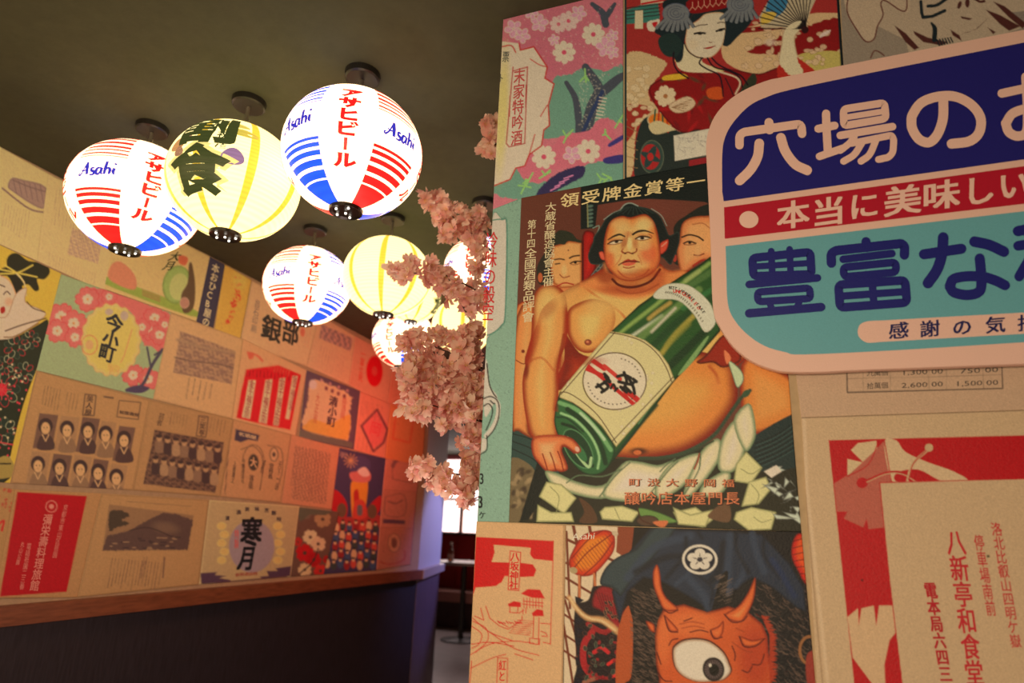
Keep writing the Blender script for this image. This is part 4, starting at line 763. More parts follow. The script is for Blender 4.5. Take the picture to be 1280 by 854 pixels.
def poster_envelope():
    c = Canvas([(1001.5, 522), (1420, 508), (1440, 905), (1024, 905)], 'R', (190, 152, 104), off=0.004)
    red = (176, 20, 26); tan = (190, 150, 100); q_ = lambda s_: pt('E', s_)
    c.line(q_('57,100 65,300 125,860'), 4, (205, 168, 120), sm=False, f=1.5, al=.7); c.line(q_('40,95 110,860'), 2, (150, 112, 74), sm=False, al=.6); c.line(np.array([(1002, 523), (1330, 512)]), 1.2, (130, 98, 66), sm=False)
    c.poly(q_('127,162 1000,140 1100,1000 215,1000'), red, sm=False)
    c.poly(q_('127,162 145,300 180,560 215,1000'), red, sm=False)
    # blossom cut-outs
    c.poly(q_('180,265 180,215 225,225 190,190 210,170 262,163 265,185 230,240 205,258'), (196, 160, 108), sm=False); c.poly(q_('142,285 190,255 260,190 285,163 300,240 305,280 272,283 285,410 240,415 235,385 225,410 170,385 180,365 150,365'), (176, 92, 66), sm=False)
    c.poly(q_('285,165 320,163 345,195 410,225 480,250 515,280 330,282 300,260'), (198, 160, 110)); c.poly(q_('320,255 380,245 440,275 480,283 330,283'), red)
    c.line(q_('180,265 240,230 268,165'), 1.2, red); c.line(q_('285,163 295,220 305,280'), 1.2, red); c.ell(q_('222,283')[0], 7, 6.6, 0, red); c.line(q_('222,283 290,255 340,255 380,280'), 3, red); c.line(q_('235,281 290,258 335,258 375,280'), 1.2, tan)
    c.ell(q_('412,183')[0], 5.2, 5, 0, tan); c.line(q_('408,190 365,230 350,282'), 3.4, tan); c.line(q_('404,192 368,228 354,275'), 1.2, red)
    c.poly(q_('180,665 210,640 212,690 220,640 255,632 262,690 270,632 315,632 325,700 300,730 285,800 290,900 250,854 195,780'), (196, 154, 104), sm=False); 
    c.poly(q_('272,283 1000,262 1100,1000 355,1000 300,560'), (190, 152, 104), sm=False)
    c.line(q_('272,283 300,560 350,980'), 1.2, red, sm=False); c.line(q_('272,283 900,266'), 1, red, sm=False)
    L = c.L; r2 = (172, 34, 34)
    L.vcol('八新亭和食堂', q_('482,415')[0], q_('545,860')[0], 24, r2, .02); L.vcol('洛北比叡山四明ケ嶽', q_('600,395')[0], q_('660,752')[0], 14, r2, .008); L.vcol('停車場南前', q_('550,430')[0], q_('590,662')[0], 13, r2, .008); L.vcol('電本局六四三', q_('412,565')[0], q_('462,850')[0], 16, (160, 22, 28), .035)
    c.ell(q_('580,492')[0], 1.8, 1.6, 0, (70, 60, 30)); c.ell(q_('222,560')[0], 1.4, 1.4, 0, (80, 20, 20))
    c.finish('tan card bordered in red blossom with red brushed restaurant address')
poster_envelope()

# ------------------------------------------------------------------ the big sign board
def sign():
    ax, y = WALLS['S']
    outer = np.array([(1440, 5), (1466, 6), (1480, 30), (1482, 400), (1470, 436), (1440, 448)], float)
    left = np.array([(1280, 455.4), (1077, 463), (1030, 465.3), (988, 465.6), (965, 462), (939, 451.5), (916, 433), (899.7, 409), (891, 384), (888, 302), (884, 220), (882.6, 190), (884, 168.5), (892.4, 146), (909, 126.4), (932, 111), (960, 99.8), (988, 94), (1130, 66), (1280, 36.5)])
    P2 = np.concatenate([smooth_path(left, False, 4), outer]); X = hit(P2, 1, y); ctr = X.mean(0); ctr[1] = y
    th = 0.014; n = len(X); V = np.concatenate([X, X+[0, .003, 0], X+[0, th, 0]])
    cxz = X.mean(0); V[:n] = V[:n]+(cxz-V[:n])*np.array([.004, 0, .004])      # small rounded front edge
    F = [list(range(n))]+[[n*k+i, n*k+(i+1) % n, n*(k+1)+(i+1) % n, n*(k+1)+i] for k in (0, 1) for i in range(n)]+[list(range(2*n, 3*n))[::-1]]
    cream = (206, 154, 118)
    root = mesh_obj('sign_board', V-ctr, F, M_sign, cols=np.tile(C(*cream), (3*n, 1))); root.location = ctr
    tag(root, 'large cream bordered sign board in blue, red and teal bands with white lettering', 'sign')
    def panel(name, pts, col, off=.0006):
        L = Letters('S', off); L.poly(pts, col); return L.make(name, root, ctr, M_sign)
    blue = (29, 24, 78); teal = (90, 136, 122); redc = (160, 18, 30); navy = (26, 26, 78)
    tl = smooth_path(np.array([(902.8, 240), (902.8, 194), (906.5, 171.5), (917.7, 151.8), (937.4, 132), (960, 121), (988, 112.5), (1080, 93), (1280, 53.4)]), False, 4)
    panel('blue_panel', np.concatenate([tl, [(1440, 22), (1458, 26), (1464, 45), (1464, 164), (1280, 199.5), (904.6, 251.8)]]), blue)
    panel('red_band', np.array([(905, 259.4), (1280, 208), (1464, 173), (1464, 224), (1280, 255), (906, 298.7)]), redc)
    bl = smooth_path(np.array([(1280, 428), (1120, 438), (1004.6, 443.3), (981.7, 440.4), (955.4, 432.5), (932.5, 416.8), (916, 397), (909.5, 377.4), (908, 340), (907, 308)]), False, 4)
    panel('teal_panel', np.concatenate([bl, [(1280, 264.3), (1464, 233), (1464, 405), (1450, 420)]]), teal)
    pill = np.concatenate([smooth_path(np.array([(1100, 427.8), (1084, 428.6), (1075, 423), (1072, 415), (1075, 406), (1084, 402), (1100, 401)]), False, 4), [(1280, 391), (1440, 378), (1440, 404), (1280, 417.5)]]); panel('cream_pill', pill, cream, .0009)
    L = Letters('S', .0014); c0 = (210, 158, 122)
    def S(z, p, w, col=c0, sm=False): L.stroke(pt(z, p), w*{'V': 1.04, 'U': .90}.get(z, 1), col, sm)
    # 穴
    S('V', '645,547 648,580', 10.8); S('V', '514,648 514,606 532,590 788,553 792,597', 10.3); S('V', '602,640 594,700 562,758 515,805', 11.6, sm=True); S('V', '698,615 718,675 762,733 815,760', 11.6, sm=True)
    # 場
    L.g += 1
    S('U', '187,508 188,560 195,680', 11.4); S('U', '152,575 225,561', 11); S('U', '158,698 262,662', 10.5)
    S('U', '264,488 446,460 453,530 266,562 264,488', 10.4); S('U', '266,526 448,497', 8.2); S('U', '250,605 482,566', 10.6); 
    S('U', '300,640 478,604 488,625 484,680 466,702 420,712', 9.6, sm=False); S('U', '312,612 290,640 250,672', 9.4, sm=True); S('U', '345,640 312,690 265,720', 9.6, sm=True); S('U', '408,628 380,690 342,720', 9.6, sm=True)
    # の
    L.g += 1
    S('U', '708,445 706,530 682,600 645,636 600,622 570,575 566,530', 13.6, sm=True); S('U', '566,540 572,512 610,460 680,433 760,432 832,468 873,525 868,590 825,630 745,642', 13.6, sm=True)
    L.g += 1
    # お (runs out of the picture) and the next one
    S('U', '968,418 1115,386', 12); S('U', '1075,345 1082,480 1078,585 1040,608 1000,590 985,550', 13, sm=True); S('U', '985,552 1020,505 1100,485 1170,510 1190,560 1150,620', 13, sm=True); S('U', '1160,390 1200,420', 12)
    # 豊
    L.g += 1
    a = lambda p, w, sm=False: S('N', p, w*1.22, navy, sm)
    a('184,314 405,291 410,376 188,383 184,314', 8.6); a('188,347 407,333', 6.4); a('256,288 260,378', 6.8); a('326,281 330,374', 6.8); a('172,415 432,390', 7.8); a('203,444 402,428 406,468 206,481 203,444', 7.6); a('252,492 262,515', 6.5); a('362,484 350,508', 6.5); a('172,525 446,501', 8.8)
    # 富
    L.g += 1
    a('617,252 619,275', 9.5); a('485,334 484,298 502,286 752,259 764,270 763,303', 9.6); a('530,319 716,297', 7.8); a('530,350 730,330 732,368 534,386 530,350', 8); a('512,416 766,399 773,484 518,503 512,416', 9); a('516,460 769,442', 7.6); a('641,408 647,494', 7.8)
    # な
    L.g += 1
    a('838,300 980,279', 10.5); a('911,236 906,300 888,358 853,410', 11, True); a('1030,252 1085,264 1142,290', 11, True); a('1050,316 1056,390 1050,440 1005,455 952,445 936,420', 10.5, True); a('936,424 950,395 1000,384 1060,386 1105,398 1146,418', 10.5, True)
    # 種
    L.g += 1
    a('1300,190 1195,212', 10.5); a('1196,268 1330,245', 10); a('1260,205 1268,440', 10); a('1255,290 1200,385', 10); a('1275,300 1320,340', 9); a('1350,215 1480,195', 8); a('1345,250 1495,228', 8); a('1362,285 1480,270 1482,350 1366,362 1362,285', 8); a('1420,200 1425,420', 8); a('1350,395 1490,380', 8); a('1340,435 1500,418', 8)
    # middle line
    L.g += 1
    L.poly(np.array([(936+12*math.cos(t), 275+10.6*math.sin(t)) for t in np.arange(24)*2*math.pi/24]), c0)
    for ch, x0, x1, y0, y1 in (('本', 278, 402, 95, 200), ('当', 412, 538, 82, 190), ('に', 552, 668, 62, 165), ('美', 685, 828, 38, 150), ('味', 832, 975, 18, 128), ('し', 985, 1110, 0, 112), ('い', 1120, 1240, -22, 92)):
        q = pt('N', '%f,%f' % ((x0+x1)/2, (y0+y1)/2))[0]; w = (x1-x0)*.328*1.03; h = (y1-y0)*.328*1.06; L.cell(ch, q, (w, -w*.14), (0, h), c0, .026)
    L.g += 1
    for ch, x, y in (('感', 742, 590), ('謝', 860, 583), ('の', 983, 577), ('気', 1110, 568), ('持', 1233, 560), ('ち', 1352, 552)):
        L.cell(ch, pt('N', '%d,%d' % (x, y))[0], (26, -2.2), (0, 22), (28, 26, 60), .02)
    L.make('lettering', root, ctr, M_sign)
    mb = MB()                                                      # stand-off blocks that hold the board on the wall
    for px in ((940, 200), (940, 400), (1420, 60), (1420, 400)):
        X0 = hit(np.array([px], float), 1, ctr[1])[0]-ctr; blk = MB().box((X0[0]-.02, .0145, X0[2]-.02), (X0[0]+.02, .0262, X0[2]+.02)); blk.make('spacer', M_dark, root)
sign()
# ------------------------------------------------------------------ prints pasted on the left wall
KNOW[0] = KL
PAP = (196, 146, 96)
def LC(quad, base=PAP, step=1.3): return Canvas(quad, 'L', base, step=step, off=0.0012)
ink = (92, 62, 52)
def edge(c, quad, col=(150, 104, 66)):
    q = np.array(quad+[quad[0]], float); m = q[:-1].mean(0)
    c.line(m+(q-m)*.985, 1.0, col, sm=False, al=.6)
# top row
q = [(-70, 145), (60, 217), (46, 326), (-75, 272)]; c = LC(q, (205, 158, 104)); c.poly(pt('a', '55,195 110,205 190,225 225,265 205,335 150,320 60,260 35,235'), (150, 112, 96), rim=(125, 92, 84), rw=3)
for k in range(6): c.line(pt('a', '%d,%d %d,%d' % (60+k*25, 205+k*4, 75+k*25, 265+k*10)), 1, (120, 88, 80))
c.line(pt('a', '10,243 80,300 150,345 240,358'), 2, (120, 86, 76)); c.line(pt('a', '60,205 130,235 220,262'), 1.2, (110, 80, 72)); c.scribble((5, 255, 40, 290, 10), 9, .8, (150, 110, 80), .6); c.finish('pale print with a small building drawing in the upper left corner')
q = [(60, 217), (149, 262), (133, 366), (46, 326)]; c = LC(q, (204, 156, 104)); c.photo([(90, 285), (127, 297), (122, 330), (84, 318)], (165, 125, 100), (195, 150, 108), 4, 1); c.scribble((70, 235, 140, 285, 30), 20, .8, (150, 108, 80), .55); c.scribble((60, 315, 125, 345, 28), 18, .8, (150, 108, 80), .5); c.finish('pale text leaflet directly left of the watermelon print')
q = [(149, 262), (262, 321), (246, 402), (130, 361)]; c = LC(q, (206, 152, 96)); c.poly(pt('a', '500,655 890,800 880,835 490,690'), (135, 140, 60)); c.poly(pt('a', '515,600 560,585 620,640 632,700 600,712 505,665'), (205, 112, 82)); 
c.ell(pt('a', '820,690')[0], 18, 24, 10, (140, 148, 78), rim=(110, 125, 60), rw=3); c.ell(pt('a', '830,700')[0], 12, 17, 10, (170, 160, 95)); c.poly(pt('a', '875,600 890,595 905,700 895,800 850,820 840,740 870,680'), (92, 66, 46)); c.ell(pt('a', '855,775')[0], 6, 7, 0, (165, 110, 90), rim=(190, 140, 110), rw=1.4)
for k in range(4): c.line(pt('a', '%d,%d %d,%d' % (660, 715+k*8, 740, 745+k*8)), 1.2, (150, 104, 62), sm=False)
c.L.vcol('大月', (222, 315), (208, 338), 14, (45, 50, 30), .02); c.poly(pt('a', '830,555 870,565 860,600 830,590'), (190, 90, 60)); c.scribble((160, 280, 190, 300, 12), 8, .8, ink, .5); c.finish('print with a watermelon slice and dark bottle on green')
q = [(262, 321), (281, 331), (266, 412), (245, 402)]; c = LC(q, (58, 50, 62)); c.L.vcol('本おひCB屋の', (270, 330), (256, 408), 9.5, (205, 165, 120), .02, -.4); c.finish('narrow dark strip with white vertical characters')
q = [(281, 331), (314, 350), (299, 428), (268, 413)]; c = LC(q, (226, 140, 62)); 
for i, (x, y) in enumerate(((300, 347), (299, 356), (297, 365), (294, 373), (292, 382), (290, 390), (288, 397), (284, 404))): c.poly(np.array([(x, y)])+rng.normal(size=(7, 2))*np.array([3.4, 3]), (196, 58, 42))
c.blob((300, 350), 10, 14, 0, (235, 165, 80), .5); c.finish('orange strip print with red brushed writing')
q = [(315, 351), (399, 394), (384, 458), (300, 428)]; c = LC(q, (208, 142, 100)); edge(c, q); c.L.cell('銀', (339, 411), (25, 10), (-4, 32), (52, 46, 40), .03); c.L.cell('部', (363, 415), (21, 9), (-4, 32), (52, 46, 40), .03); c.L.vcol('昌石印刷', (322, 375), (316, 416), 7, (120, 90, 80), 0, -.4); c.ell((378, 415), 3, 6, 0, (205, 95, 70)); c.scribble((380, 400, 392, 430, 6), 3, .9, (205, 110, 80), .6); c.finish('pale label print with two large black characters under a lantern')
q = [(399, 394), (444, 420), (436, 481), (384, 458)]; c = LC(q, (210, 138, 98)); c.photo(pt('d', '600,280 745,345 735,405 590,345'), (130, 92, 82), (175, 120, 98), 5, 3); c.scribble((400, 432, 434, 462, 14), 9, .8, (165, 105, 80), .6); c.finish('pale leaflet with a small grey picture above fine text')
q = [(444, 420), (492, 446), (484, 507), (436, 481)]; c = LC(q, (220, 120, 88)); m = c.ell(pt('d', '846,498')[0], 10.4, 19.5, 0, (200, 16, 24)); c.ell(pt('d', '846,498')[0], 3.4, 6, 0, (225, 60, 50)); c.L.vcol('一富士見', pt('d', '795,400')[0], pt('d', '778,545')[0], 6, (205, 50, 40), .01, -.4); c.finish('salmon print carrying one bright red oval')
q = [(492, 446), (540, 471), (534, 530), (484, 507)]; c = LC(q, (215, 110, 80)); c.scribble((492, 460, 520, 500, 12), 8, .8, (180, 80, 60), .6); c.finish('salmon leaflet partly hidden behind the blossoms')
# second row
G = (206, 150, 56)
q = [(-75, 272), (76, 342), (12, 604), (-75, 596)]; c = LC(q, G, 1.15)
bk = (34, 34, 26); c.poly(pt('a', '30,600 40,555 80,545 130,580 205,590 230,630 205,665 170,665 180,710 160,720 130,690 100,700 105,740 80,760 60,700'), (40, 38, 26))
c.poly(pt('a', '-30,640 20,610 60,620 100,700 110,730 90,780 75,760 60,700 30,650 -30,660'), (34, 32, 24)); fm = c.poly(pt('a', '-60,650 10,650 50,680 75,740 80,800 50,840 20,860 -60,860'), (228, 184, 130), rim=(190, 130, 80), rw=2.5)
c.line(pt('a', '15,735 30,722 45,735'), 1.4, (60, 36, 26)); c.line(pt('a', '-5,690 20,700'), 1.5, (60, 36, 26)); c.poly(pt('a', '0,800 18,792 22,815 5,825'), (150, 30, 25)); c.blob(pt('a', '40,770')[0], 6, 6, 0, (226, 130, 90), .6, fm)
for p in ('0,640 80,635 150,600', '20,600 80,640 110,680', '0,620 100,640 170,655'): c.line(pt('a', p), 2, (206, 176, 70))
c.line(pt('a', '75,640 110,680 120,740'), 1.6, (200, 165, 110))
c.poly(pt('b', '60,120 105,95 100,150 160,180 175,210 60,290 -30,320 -60,300 -60,200 20,210'), (228, 186, 132), rim=(150, 100, 60), rw=1.5); c.line(pt('b', '105,150 130,175 175,190'), 1.3, (70, 44, 30)); c.line(pt('b', '20,265 90,240 180,215'), 1.6, (70, 44, 30)); c.line(pt('b', '15,290 60,285 150,235'), 1.4, (120, 80, 50))
km = c.poly(pt('b', '-90,310 0,300 60,290 150,240 190,225 175,330 150,400 90,560 40,760 35,850 -90,850'), (38, 42, 30), rim=(26, 26, 20), rw=3)
for (x, y, r) in ((8, 495, 75), (60, 330, 50), (120, 300, 40), (10, 660, 60), (95, 430, 45), (20, 400, 40)):
    cc = pt('b', '%d,%d' % (x, y))[0]
    for k in range(9): a = k*.698; c.ell(cc+r*.316*.62*np.array([math.cos(a), math.sin(a)]), r*.316*.34, r*.316*.24, math.degrees(a), (36, 46, 36), rim=[(170, 160, 120), (190, 40, 50), (70, 80, 62)][(x+k) % 3], rw=1.1, clip=km)
c.ell(pt('b', '5,497')[0], 7, 8, 0, (196, 30, 44), clip=km)
for k in range(8): a = k*.785; c.line(np.array([pt('b', '5,497')[0], pt('b', '5,497')[0]+12*np.array([math.cos(a), math.sin(a)])]), 1.2, (210, 60, 60), clip=km)
for i in range(40): qq = pt('b', '%f,%f' % (rng.uniform(-10, 110), rng.uniform(380, 780))); c.ell(qq[0], 1.3, 1.3, 0, [(200, 50, 60), (190, 170, 120)][i % 2], clip=km)
c.poly(pt('b', '0,765 40,770 60,830 0,850 -60,840'), (150, 120, 60)); c.line(pt('b', '0,790 40,790'), 2, (40, 36, 26)); c.line(pt('b', '-5,705 50,715'), 1.5, (190, 60, 60)); c.finish('yellow print of a woman in a black kimono at the left edge')
q = [(76, 343), (213, 391), (191, 499), (45, 463)]; c = LC(q, (142, 146, 104), 1.15); pk = (214, 92, 84)
c.poly(pt('b', '310,130 340,95 400,100 470,110 560,150 620,180 672,205 660,290 640,350 600,330 560,310 520,200 440,170 380,180 330,185'), pk, jit=2)
for x, y, r in ((345, 140, 42), (240, 210, 48), (290, 235, 45), (225, 265, 40), (295, 290, 35), (610, 215, 40), (600, 265, 36), (630, 280, 36), (525, 440, 38), (585, 455, 38), (430, 130, 28), (560, 250, 30), (650, 240, 26)):
    cc = pt('b', '%d,%d' % (x, y))[0]; c.flower(cc, r*.36, pk, out=(190, 66, 66)); c.flower(cc, r*.17, (232, 190, 130), (210, 120, 60))
c.line(pt('b', '500,500 560,480 600,400 640,340'), 4, (66, 58, 70)); c.line(pt('b', '595,410 580,330'), 2.5, (66, 58, 70)); c.line(pt('b', '610,360 655,330'), 2.5, (66, 58, 70)); c.poly(pt('b', '495,495 540,480 590,490 560,510 510,508'), (70, 56, 76))
a = np.arange(90)*2*math.pi/90; cc = pt('b', '438,300')[0]; rr = 1+.035*np.cos(a*18); sc = np.stack([cc[0]+37*rr*np.cos(a)+0, cc[1]+45*rr*np.sin(a)], 1); c.poly(sc, (222, 172, 96), sm=False, rim=(206, 140, 84), rw=2, hi=(228, 172, 82))
L = c.L; d_ = (44, 44, 44); L.cell('今', pt('b', '450,235')[0], (22, 8), (-5, 24), d_, .035); L.cell('小', pt('b', '437,298')[0], (20, 7), (-5, 20), d_, .035); L.cell('町', pt('b', '422,352')[0], (20, 8), (-5, 22), d_, .035)
t = np.linspace(0, 6.28, 20); z0 = pt('b', '352,320')[0]; c.line(np.stack([z0[0]+10*np.cos(t), z0[1]+12*np.sin(t)], 1), 1, (208, 110, 70)); c.ell(z0, 5, 6, 0, (214, 140, 90)); c.line(pt('b', '475,390 490,360 520,260'), 1.2, (210, 130, 80)); c.ell(pt('b', '490,205')[0], 5, 6, 0, (170, 140, 120)); c.ell(pt('b', '430,190')[0], 5, 4, 0, (170, 140, 120)); c.scribble((135, 455, 150, 465, 3), 6, 1, (200, 110, 70), .8)
c.finish('teal sake label with pink blossoms around a scalloped cream medallion')
q = [(213, 391), (304, 424), (290, 524), (191, 499)]; c = LC(q, (184, 136, 92)); edge(c, q); c.photo(pt('b', '712,265 930,345 915,475 682,430'), (128, 92, 76), (158, 116, 86), 7, 5); c.line(pt('b', '690,370 760,385 850,395 920,410'), 1.6, (100, 72, 64)); c.line(pt('b', '700,300 800,330 925,350'), 3, (150, 112, 84), f=2)
for k in range(5): c.scribble((235+k*7, 472+k*2, 238+k*7, 500, 0), 1, 1.1, ink, .9)
c.finish('brown landscape photograph leaflet beside the teal sake label')
q = [(304, 424), (383, 463), (369, 546), (290, 524)]; c = LC(q, (204, 134, 92)); rd = (190, 22, 30)
c.poly(pt('d', '250,490 400,470 505,515 480,640 455,770 340,748 205,715 225,600'), rd, sm=False)
for k in range(16): t = k/15; p0 = pt('d', '250,490')[0]*(1-t)+pt('d', '500,515')[0]*t; c.line(np.array([p0, p0+[-.4, 8]]), .8, (150, 10, 20), sm=False)
for i, p in enumerate(('262,540 295,540 268,720 230,712', '340,540 372,535 345,742 308,735', '405,532 432,528 400,752 375,748', '465,520 490,520 465,640 450,722 432,718')):
    qq = pt('d', p); c.poly(qq, (214, 160, 120), sm=False); mm = (qq[0]+qq[1])/2; m2 = (qq[2]+qq[3])/2; c.L.vcol('金千福正宗', mm, m2, 6.4, (150, 60, 56), .01, -.4)
c.line(pt('d', '258,412 300,425 325,450'), 3, (206, 90, 66)); c.poly(pt('d', '258,410 285,415 280,440 262,440'), (200, 84, 62)); c.scribble((335, 452, 365, 462, 10), 8, 1, (205, 100, 70), .8); c.finish('print of a bright red curtain with four white name strips')
q = [(383, 463), (450, 489), (442, 562), (374, 547)]; c = LC(q, (86, 64, 72)); c.poly(pt('d', '545,525 740,605 735,840 505,790'), (86, 66, 74), sm=False); c.poly(pt('d', '548,560 590,540 735,610 738,640 725,800 700,815 520,770 535,640'), (208, 148, 106), jit=1.5)
c.poly(pt('d', '530,740 560,720 640,740 720,700 735,720 725,800 700,815 520,770'), (222, 136, 62)); c.ell(pt('d', '560,560')[0], 5, 6, 0, (206, 170, 140)); c.poly(pt('d', '500,770 745,830 742,854 498,805'), (92, 86, 72), sm=False)
c.L.vcol('清小町', pt('d', '658,615')[0], pt('d', '642,755')[0], 11, (60, 40, 52), .03, -.3); c.L.vcol('銘酒純', pt('d', '708,620')[0], pt('d', '695,720')[0], 5.5, (170, 60, 50), 0, -.4); c.L.vcol('大正屋', pt('d', '585,600')[0], pt('d', '568,740')[0], 5.5, (170, 90, 60), 0, -.4)
for k in range(4): c.ell(pt('d', '%d,%d' % (622+k*28, 578+k*12))[0], 2, 2.6, 0, (110, 60, 60)); c.ell(pt('d', '%d,%d' % (600+k*40, 540+k*16))[0], 1.6, 1.8, 0, (170, 120, 110))
c.finish('plum framed label with orange foot beside the red curtain print')
q = [(450, 489), (488, 505), (481, 574), (442, 562)]; c = LC(q, (210, 112, 84)); c.poly(pt('d', '858,672 905,745 885,830 835,856 785,750'), (214, 92, 80), sm=False); c.line(pt('d', '858,676 906,770 888,830 840,870 785,752 858,676'), 2.6, (96, 52, 56), sm=False); c.L.cell('岡', pt('d', '850,765')[0], (14, 5), (-4, 18), (190, 60, 62), .01); c.scribble((452, 500, 480, 520, 8), 9, .9, (150, 80, 66), .7); c.scribble((446, 545, 475, 560, 8), 5, .9, (150, 80, 66), .7); c.finish('salmon print with a dark outlined diamond emblem')
q = [(488, 505), (532, 522), (528, 588), (481, 574)]; c = LC(q, (222, 106, 62)); c.line(pt('d', '950,670 1030,705 1010,830 930,810 950,670'), 1.8, (196, 74, 46), sm=False); c.finish('orange print at the far end of the second row')
# third row
q = [(45, 463), (187, 500), (166, 613), (12, 604)]; c = LC(q, (164, 116, 74), 1.15); edge(c, q, (120, 84, 54)); tx_ = (88, 62, 50)
c.L.vcol('美人屋', pt('b', '355,520')[0], pt('b', '345,600')[0], 9, tx_, .02, -.2); c.line(pt('b', '335,515 378,520 370,600 325,598 335,515'), 1.4, tx_, sm=False); c.line(pt('b', '470,540 555,548 545,615 460,605 470,540'), 1.2, tx_, sm=False); c.L.hrow('絵葉書屋', pt('b', '470,585')[0], pt('b', '548,598')[0], 5, tx_, .02); c.scribble((54, 482, 78, 510, 6), 6, 1, tx_, .7); c.scribble((82, 490, 100, 512, 4), 4, 1, tx_, .6); c.line(pt('b', '410,525 445,530'), 2, tx_)
r5 = np.random.default_rng(5)
cols5 = [(155, 590, 110, 690, 235), (240, 600, 175, 850, 320), (325, 605, 265, 850, 400), (400, 620, 380, 850, 465), (470, 640, 450, 850, 540)]
for i, (x0, y0, xb, _, x1) in enumerate(cols5):
    for row in range(2):
        yy = y0+row*150; sh = -row*30; f0 = pt('b', '%d,%d %d,%d %d,%d %d,%d' % (x0+sh, yy, x1+sh-6, yy+8, x1+sh-32, yy+145, x0+sh-28, yy+138)); c.poly(f0, [(104, 72, 58), (150, 106, 72)][(i+row) % 2], sm=False)
        cc = f0.mean(0); c.ell(cc+[0, -7], 9, 10, 0, (58, 42, 40)); c.ell(cc+[0, -4], 5.6, 7.6, 0, (188, 138, 92)); c.poly(np.array([cc+[-10, 22], cc+[-8, 8], cc+[-3, 4], cc+[3, 4], cc+[9, 9], cc+[11, 22]]), [(72, 50, 46), (128, 92, 66)][(i+row) % 2]); c.line(np.array([cc+[-4, 4], cc+[0, 12], cc+[4, 4]]), 1.3, (188, 140, 96), sm=False); c.ell(cc+[-2, -5], .8, .6, 0, (60, 40, 36)); c.ell(cc+[2, -5], .8, .6, 0, (60, 40, 36))
c.finish('brown leaflet with a grid of portraits of kimono women')
q = [(187, 500), (292, 524), (275, 621), (166, 613)]; c = LC(q, (158, 112, 72)); edge(c, q, (120, 84, 54)); c.photo(pt('b', '610,655 885,705 850,905 565,870'), (74, 52, 46), (112, 78, 58), 5, 6)
for i in range(8):
    for row in range(2): cc = pt('b', '%d,%d' % (628+i*33-row*14, 690+i*6+row*85))[0]; c.poly(np.array([cc+[-4.5, 17], cc+[-4, 4], cc+[4, 4], cc+[5, 17]]), [(124, 90, 68), (62, 46, 44), (150, 110, 78)][(i+row) % 3]); c.ell(cc, 3.4, 4, 0, (160, 116, 80)); c.ell(cc+[0, -3], 3.8, 2.4, 0, (56, 42, 40))
c.line(pt('b', '785,600 822,605 812,685 775,680 785,600'), 1.4, tx_, sm=False); c.L.vcol('三笑亭', pt('b', '803,605')[0], pt('b', '794,680')[0], 8, tx_, .02, -.2); c.L.vcol('芸者', pt('b', '640,590')[0], pt('b', '625,640')[0], 8, tx_, 0, -.3); c.scribble((212, 515, 236, 530, 5), 6, 1, tx_, .7); c.scribble((262, 522, 284, 540, 4), 5, 1, tx_, .7); c.finish('brown leaflet with a dark group photograph of standing people')
q = [(292, 524), (364, 543), (351, 629), (275, 621)]; c = LC(q, (172, 118, 78)); edge(c, q, (110, 76, 54)); c.poly(pt('e', '192,58 300,85 290,112 250,105 215,118 188,108'), (52, 48, 60), sm=False); c.L.hrow('名酒屋', pt('e', '205,78')[0], pt('e', '285,98')[0], 5, (190, 150, 110), .02)
cc = pt('e', '272,207')[0]; c.ell(cc, 6.5, 10.5, 0, (60, 52, 44)); c.L.cell('大', cc, (9, 3), (0, 13), (180, 130, 90), .04); t = np.linspace(3.3, 6.1, 14); c.line(np.stack([cc[0]+13*np.cos(t), cc[1]-2+20*np.sin(t)], 1), 1, tx_); c.ell(pt('e', '363,172')[0], 5.5, 9, 0, (180, 130, 90), rim=(54, 46, 42), rw=2); c.ell(pt('e', '363,172')[0], 2, 3, 0, (54, 46, 42))
c.L.vcol('宝正宗', pt('e', '265,262')[0], pt('e', '258,325')[0], 6, tx_, .03, -.3); c.L.vcol('世界長', pt('e', '353,210')[0], pt('e', '345,280')[0], 6, tx_, .03, -.3)
for s_ in (('吟醸酒造元', '228,190', '222,300'), ('上撰灘之', '190,200', '178,300'), ('清酒蔵元', '322,195', '305,255'), ('天下一品', '392,200', '372,330')): c.L.vcol(s_[0], pt('e', s_[1])[0], pt('e', s_[2])[0], 4, tx_, .01, -.3)
c.line(pt('e', '160,150 145,350'), 1, tx_, sm=False); c.line(pt('e', '215,150 270,135 310,180 312,260 300,330'), 1, tx_); c.line(pt('e', '335,130 395,150 400,240 380,320'), 1, tx_); c.finish('tan sheet with three black round sake crests and dark caption tab')
q = [(364, 543), (424, 560), (414, 637), (351, 629)]; c = LC(q, (176, 112, 78)); c.photo(pt('e', '455,130 615,165 595,395 440,370'), (132, 84, 64), (180, 118, 82), 3, 8); c.scribble((368, 562, 412, 612, 12), 10, .9, (120, 78, 62), .7); c.finish('mottled brown leaflet of faint text left of the castle print')
q = [(424, 560), (482, 573), (471, 713), (404, 718)]; c = LC(q, (62, 52, 72), 1.1); c.ell(pt('e', '745,220')[0], 14, 12, 0, (70, 60, 84))
for k in range(12): a = k*.5236; s0 = pt('e', '705,200')[0]; c.line(np.array([s0, s0+9*np.array([math.cos(a), math.sin(a)])]), .9, (176, 130, 84), sm=False)
c.poly(pt('e', '712,290 778,280 772,400 745,480 715,470 705,360'), (206, 122, 44)); c.poly(pt('e', '700,255 740,245 770,230 795,265 780,295 715,290'), (176, 96, 84)); c.poly(pt('e', '735,245 768,228 790,262 760,270'), (206, 168, 140)); c.poly(pt('e', '718,340 738,330 742,400 722,400'), (160, 40, 34))
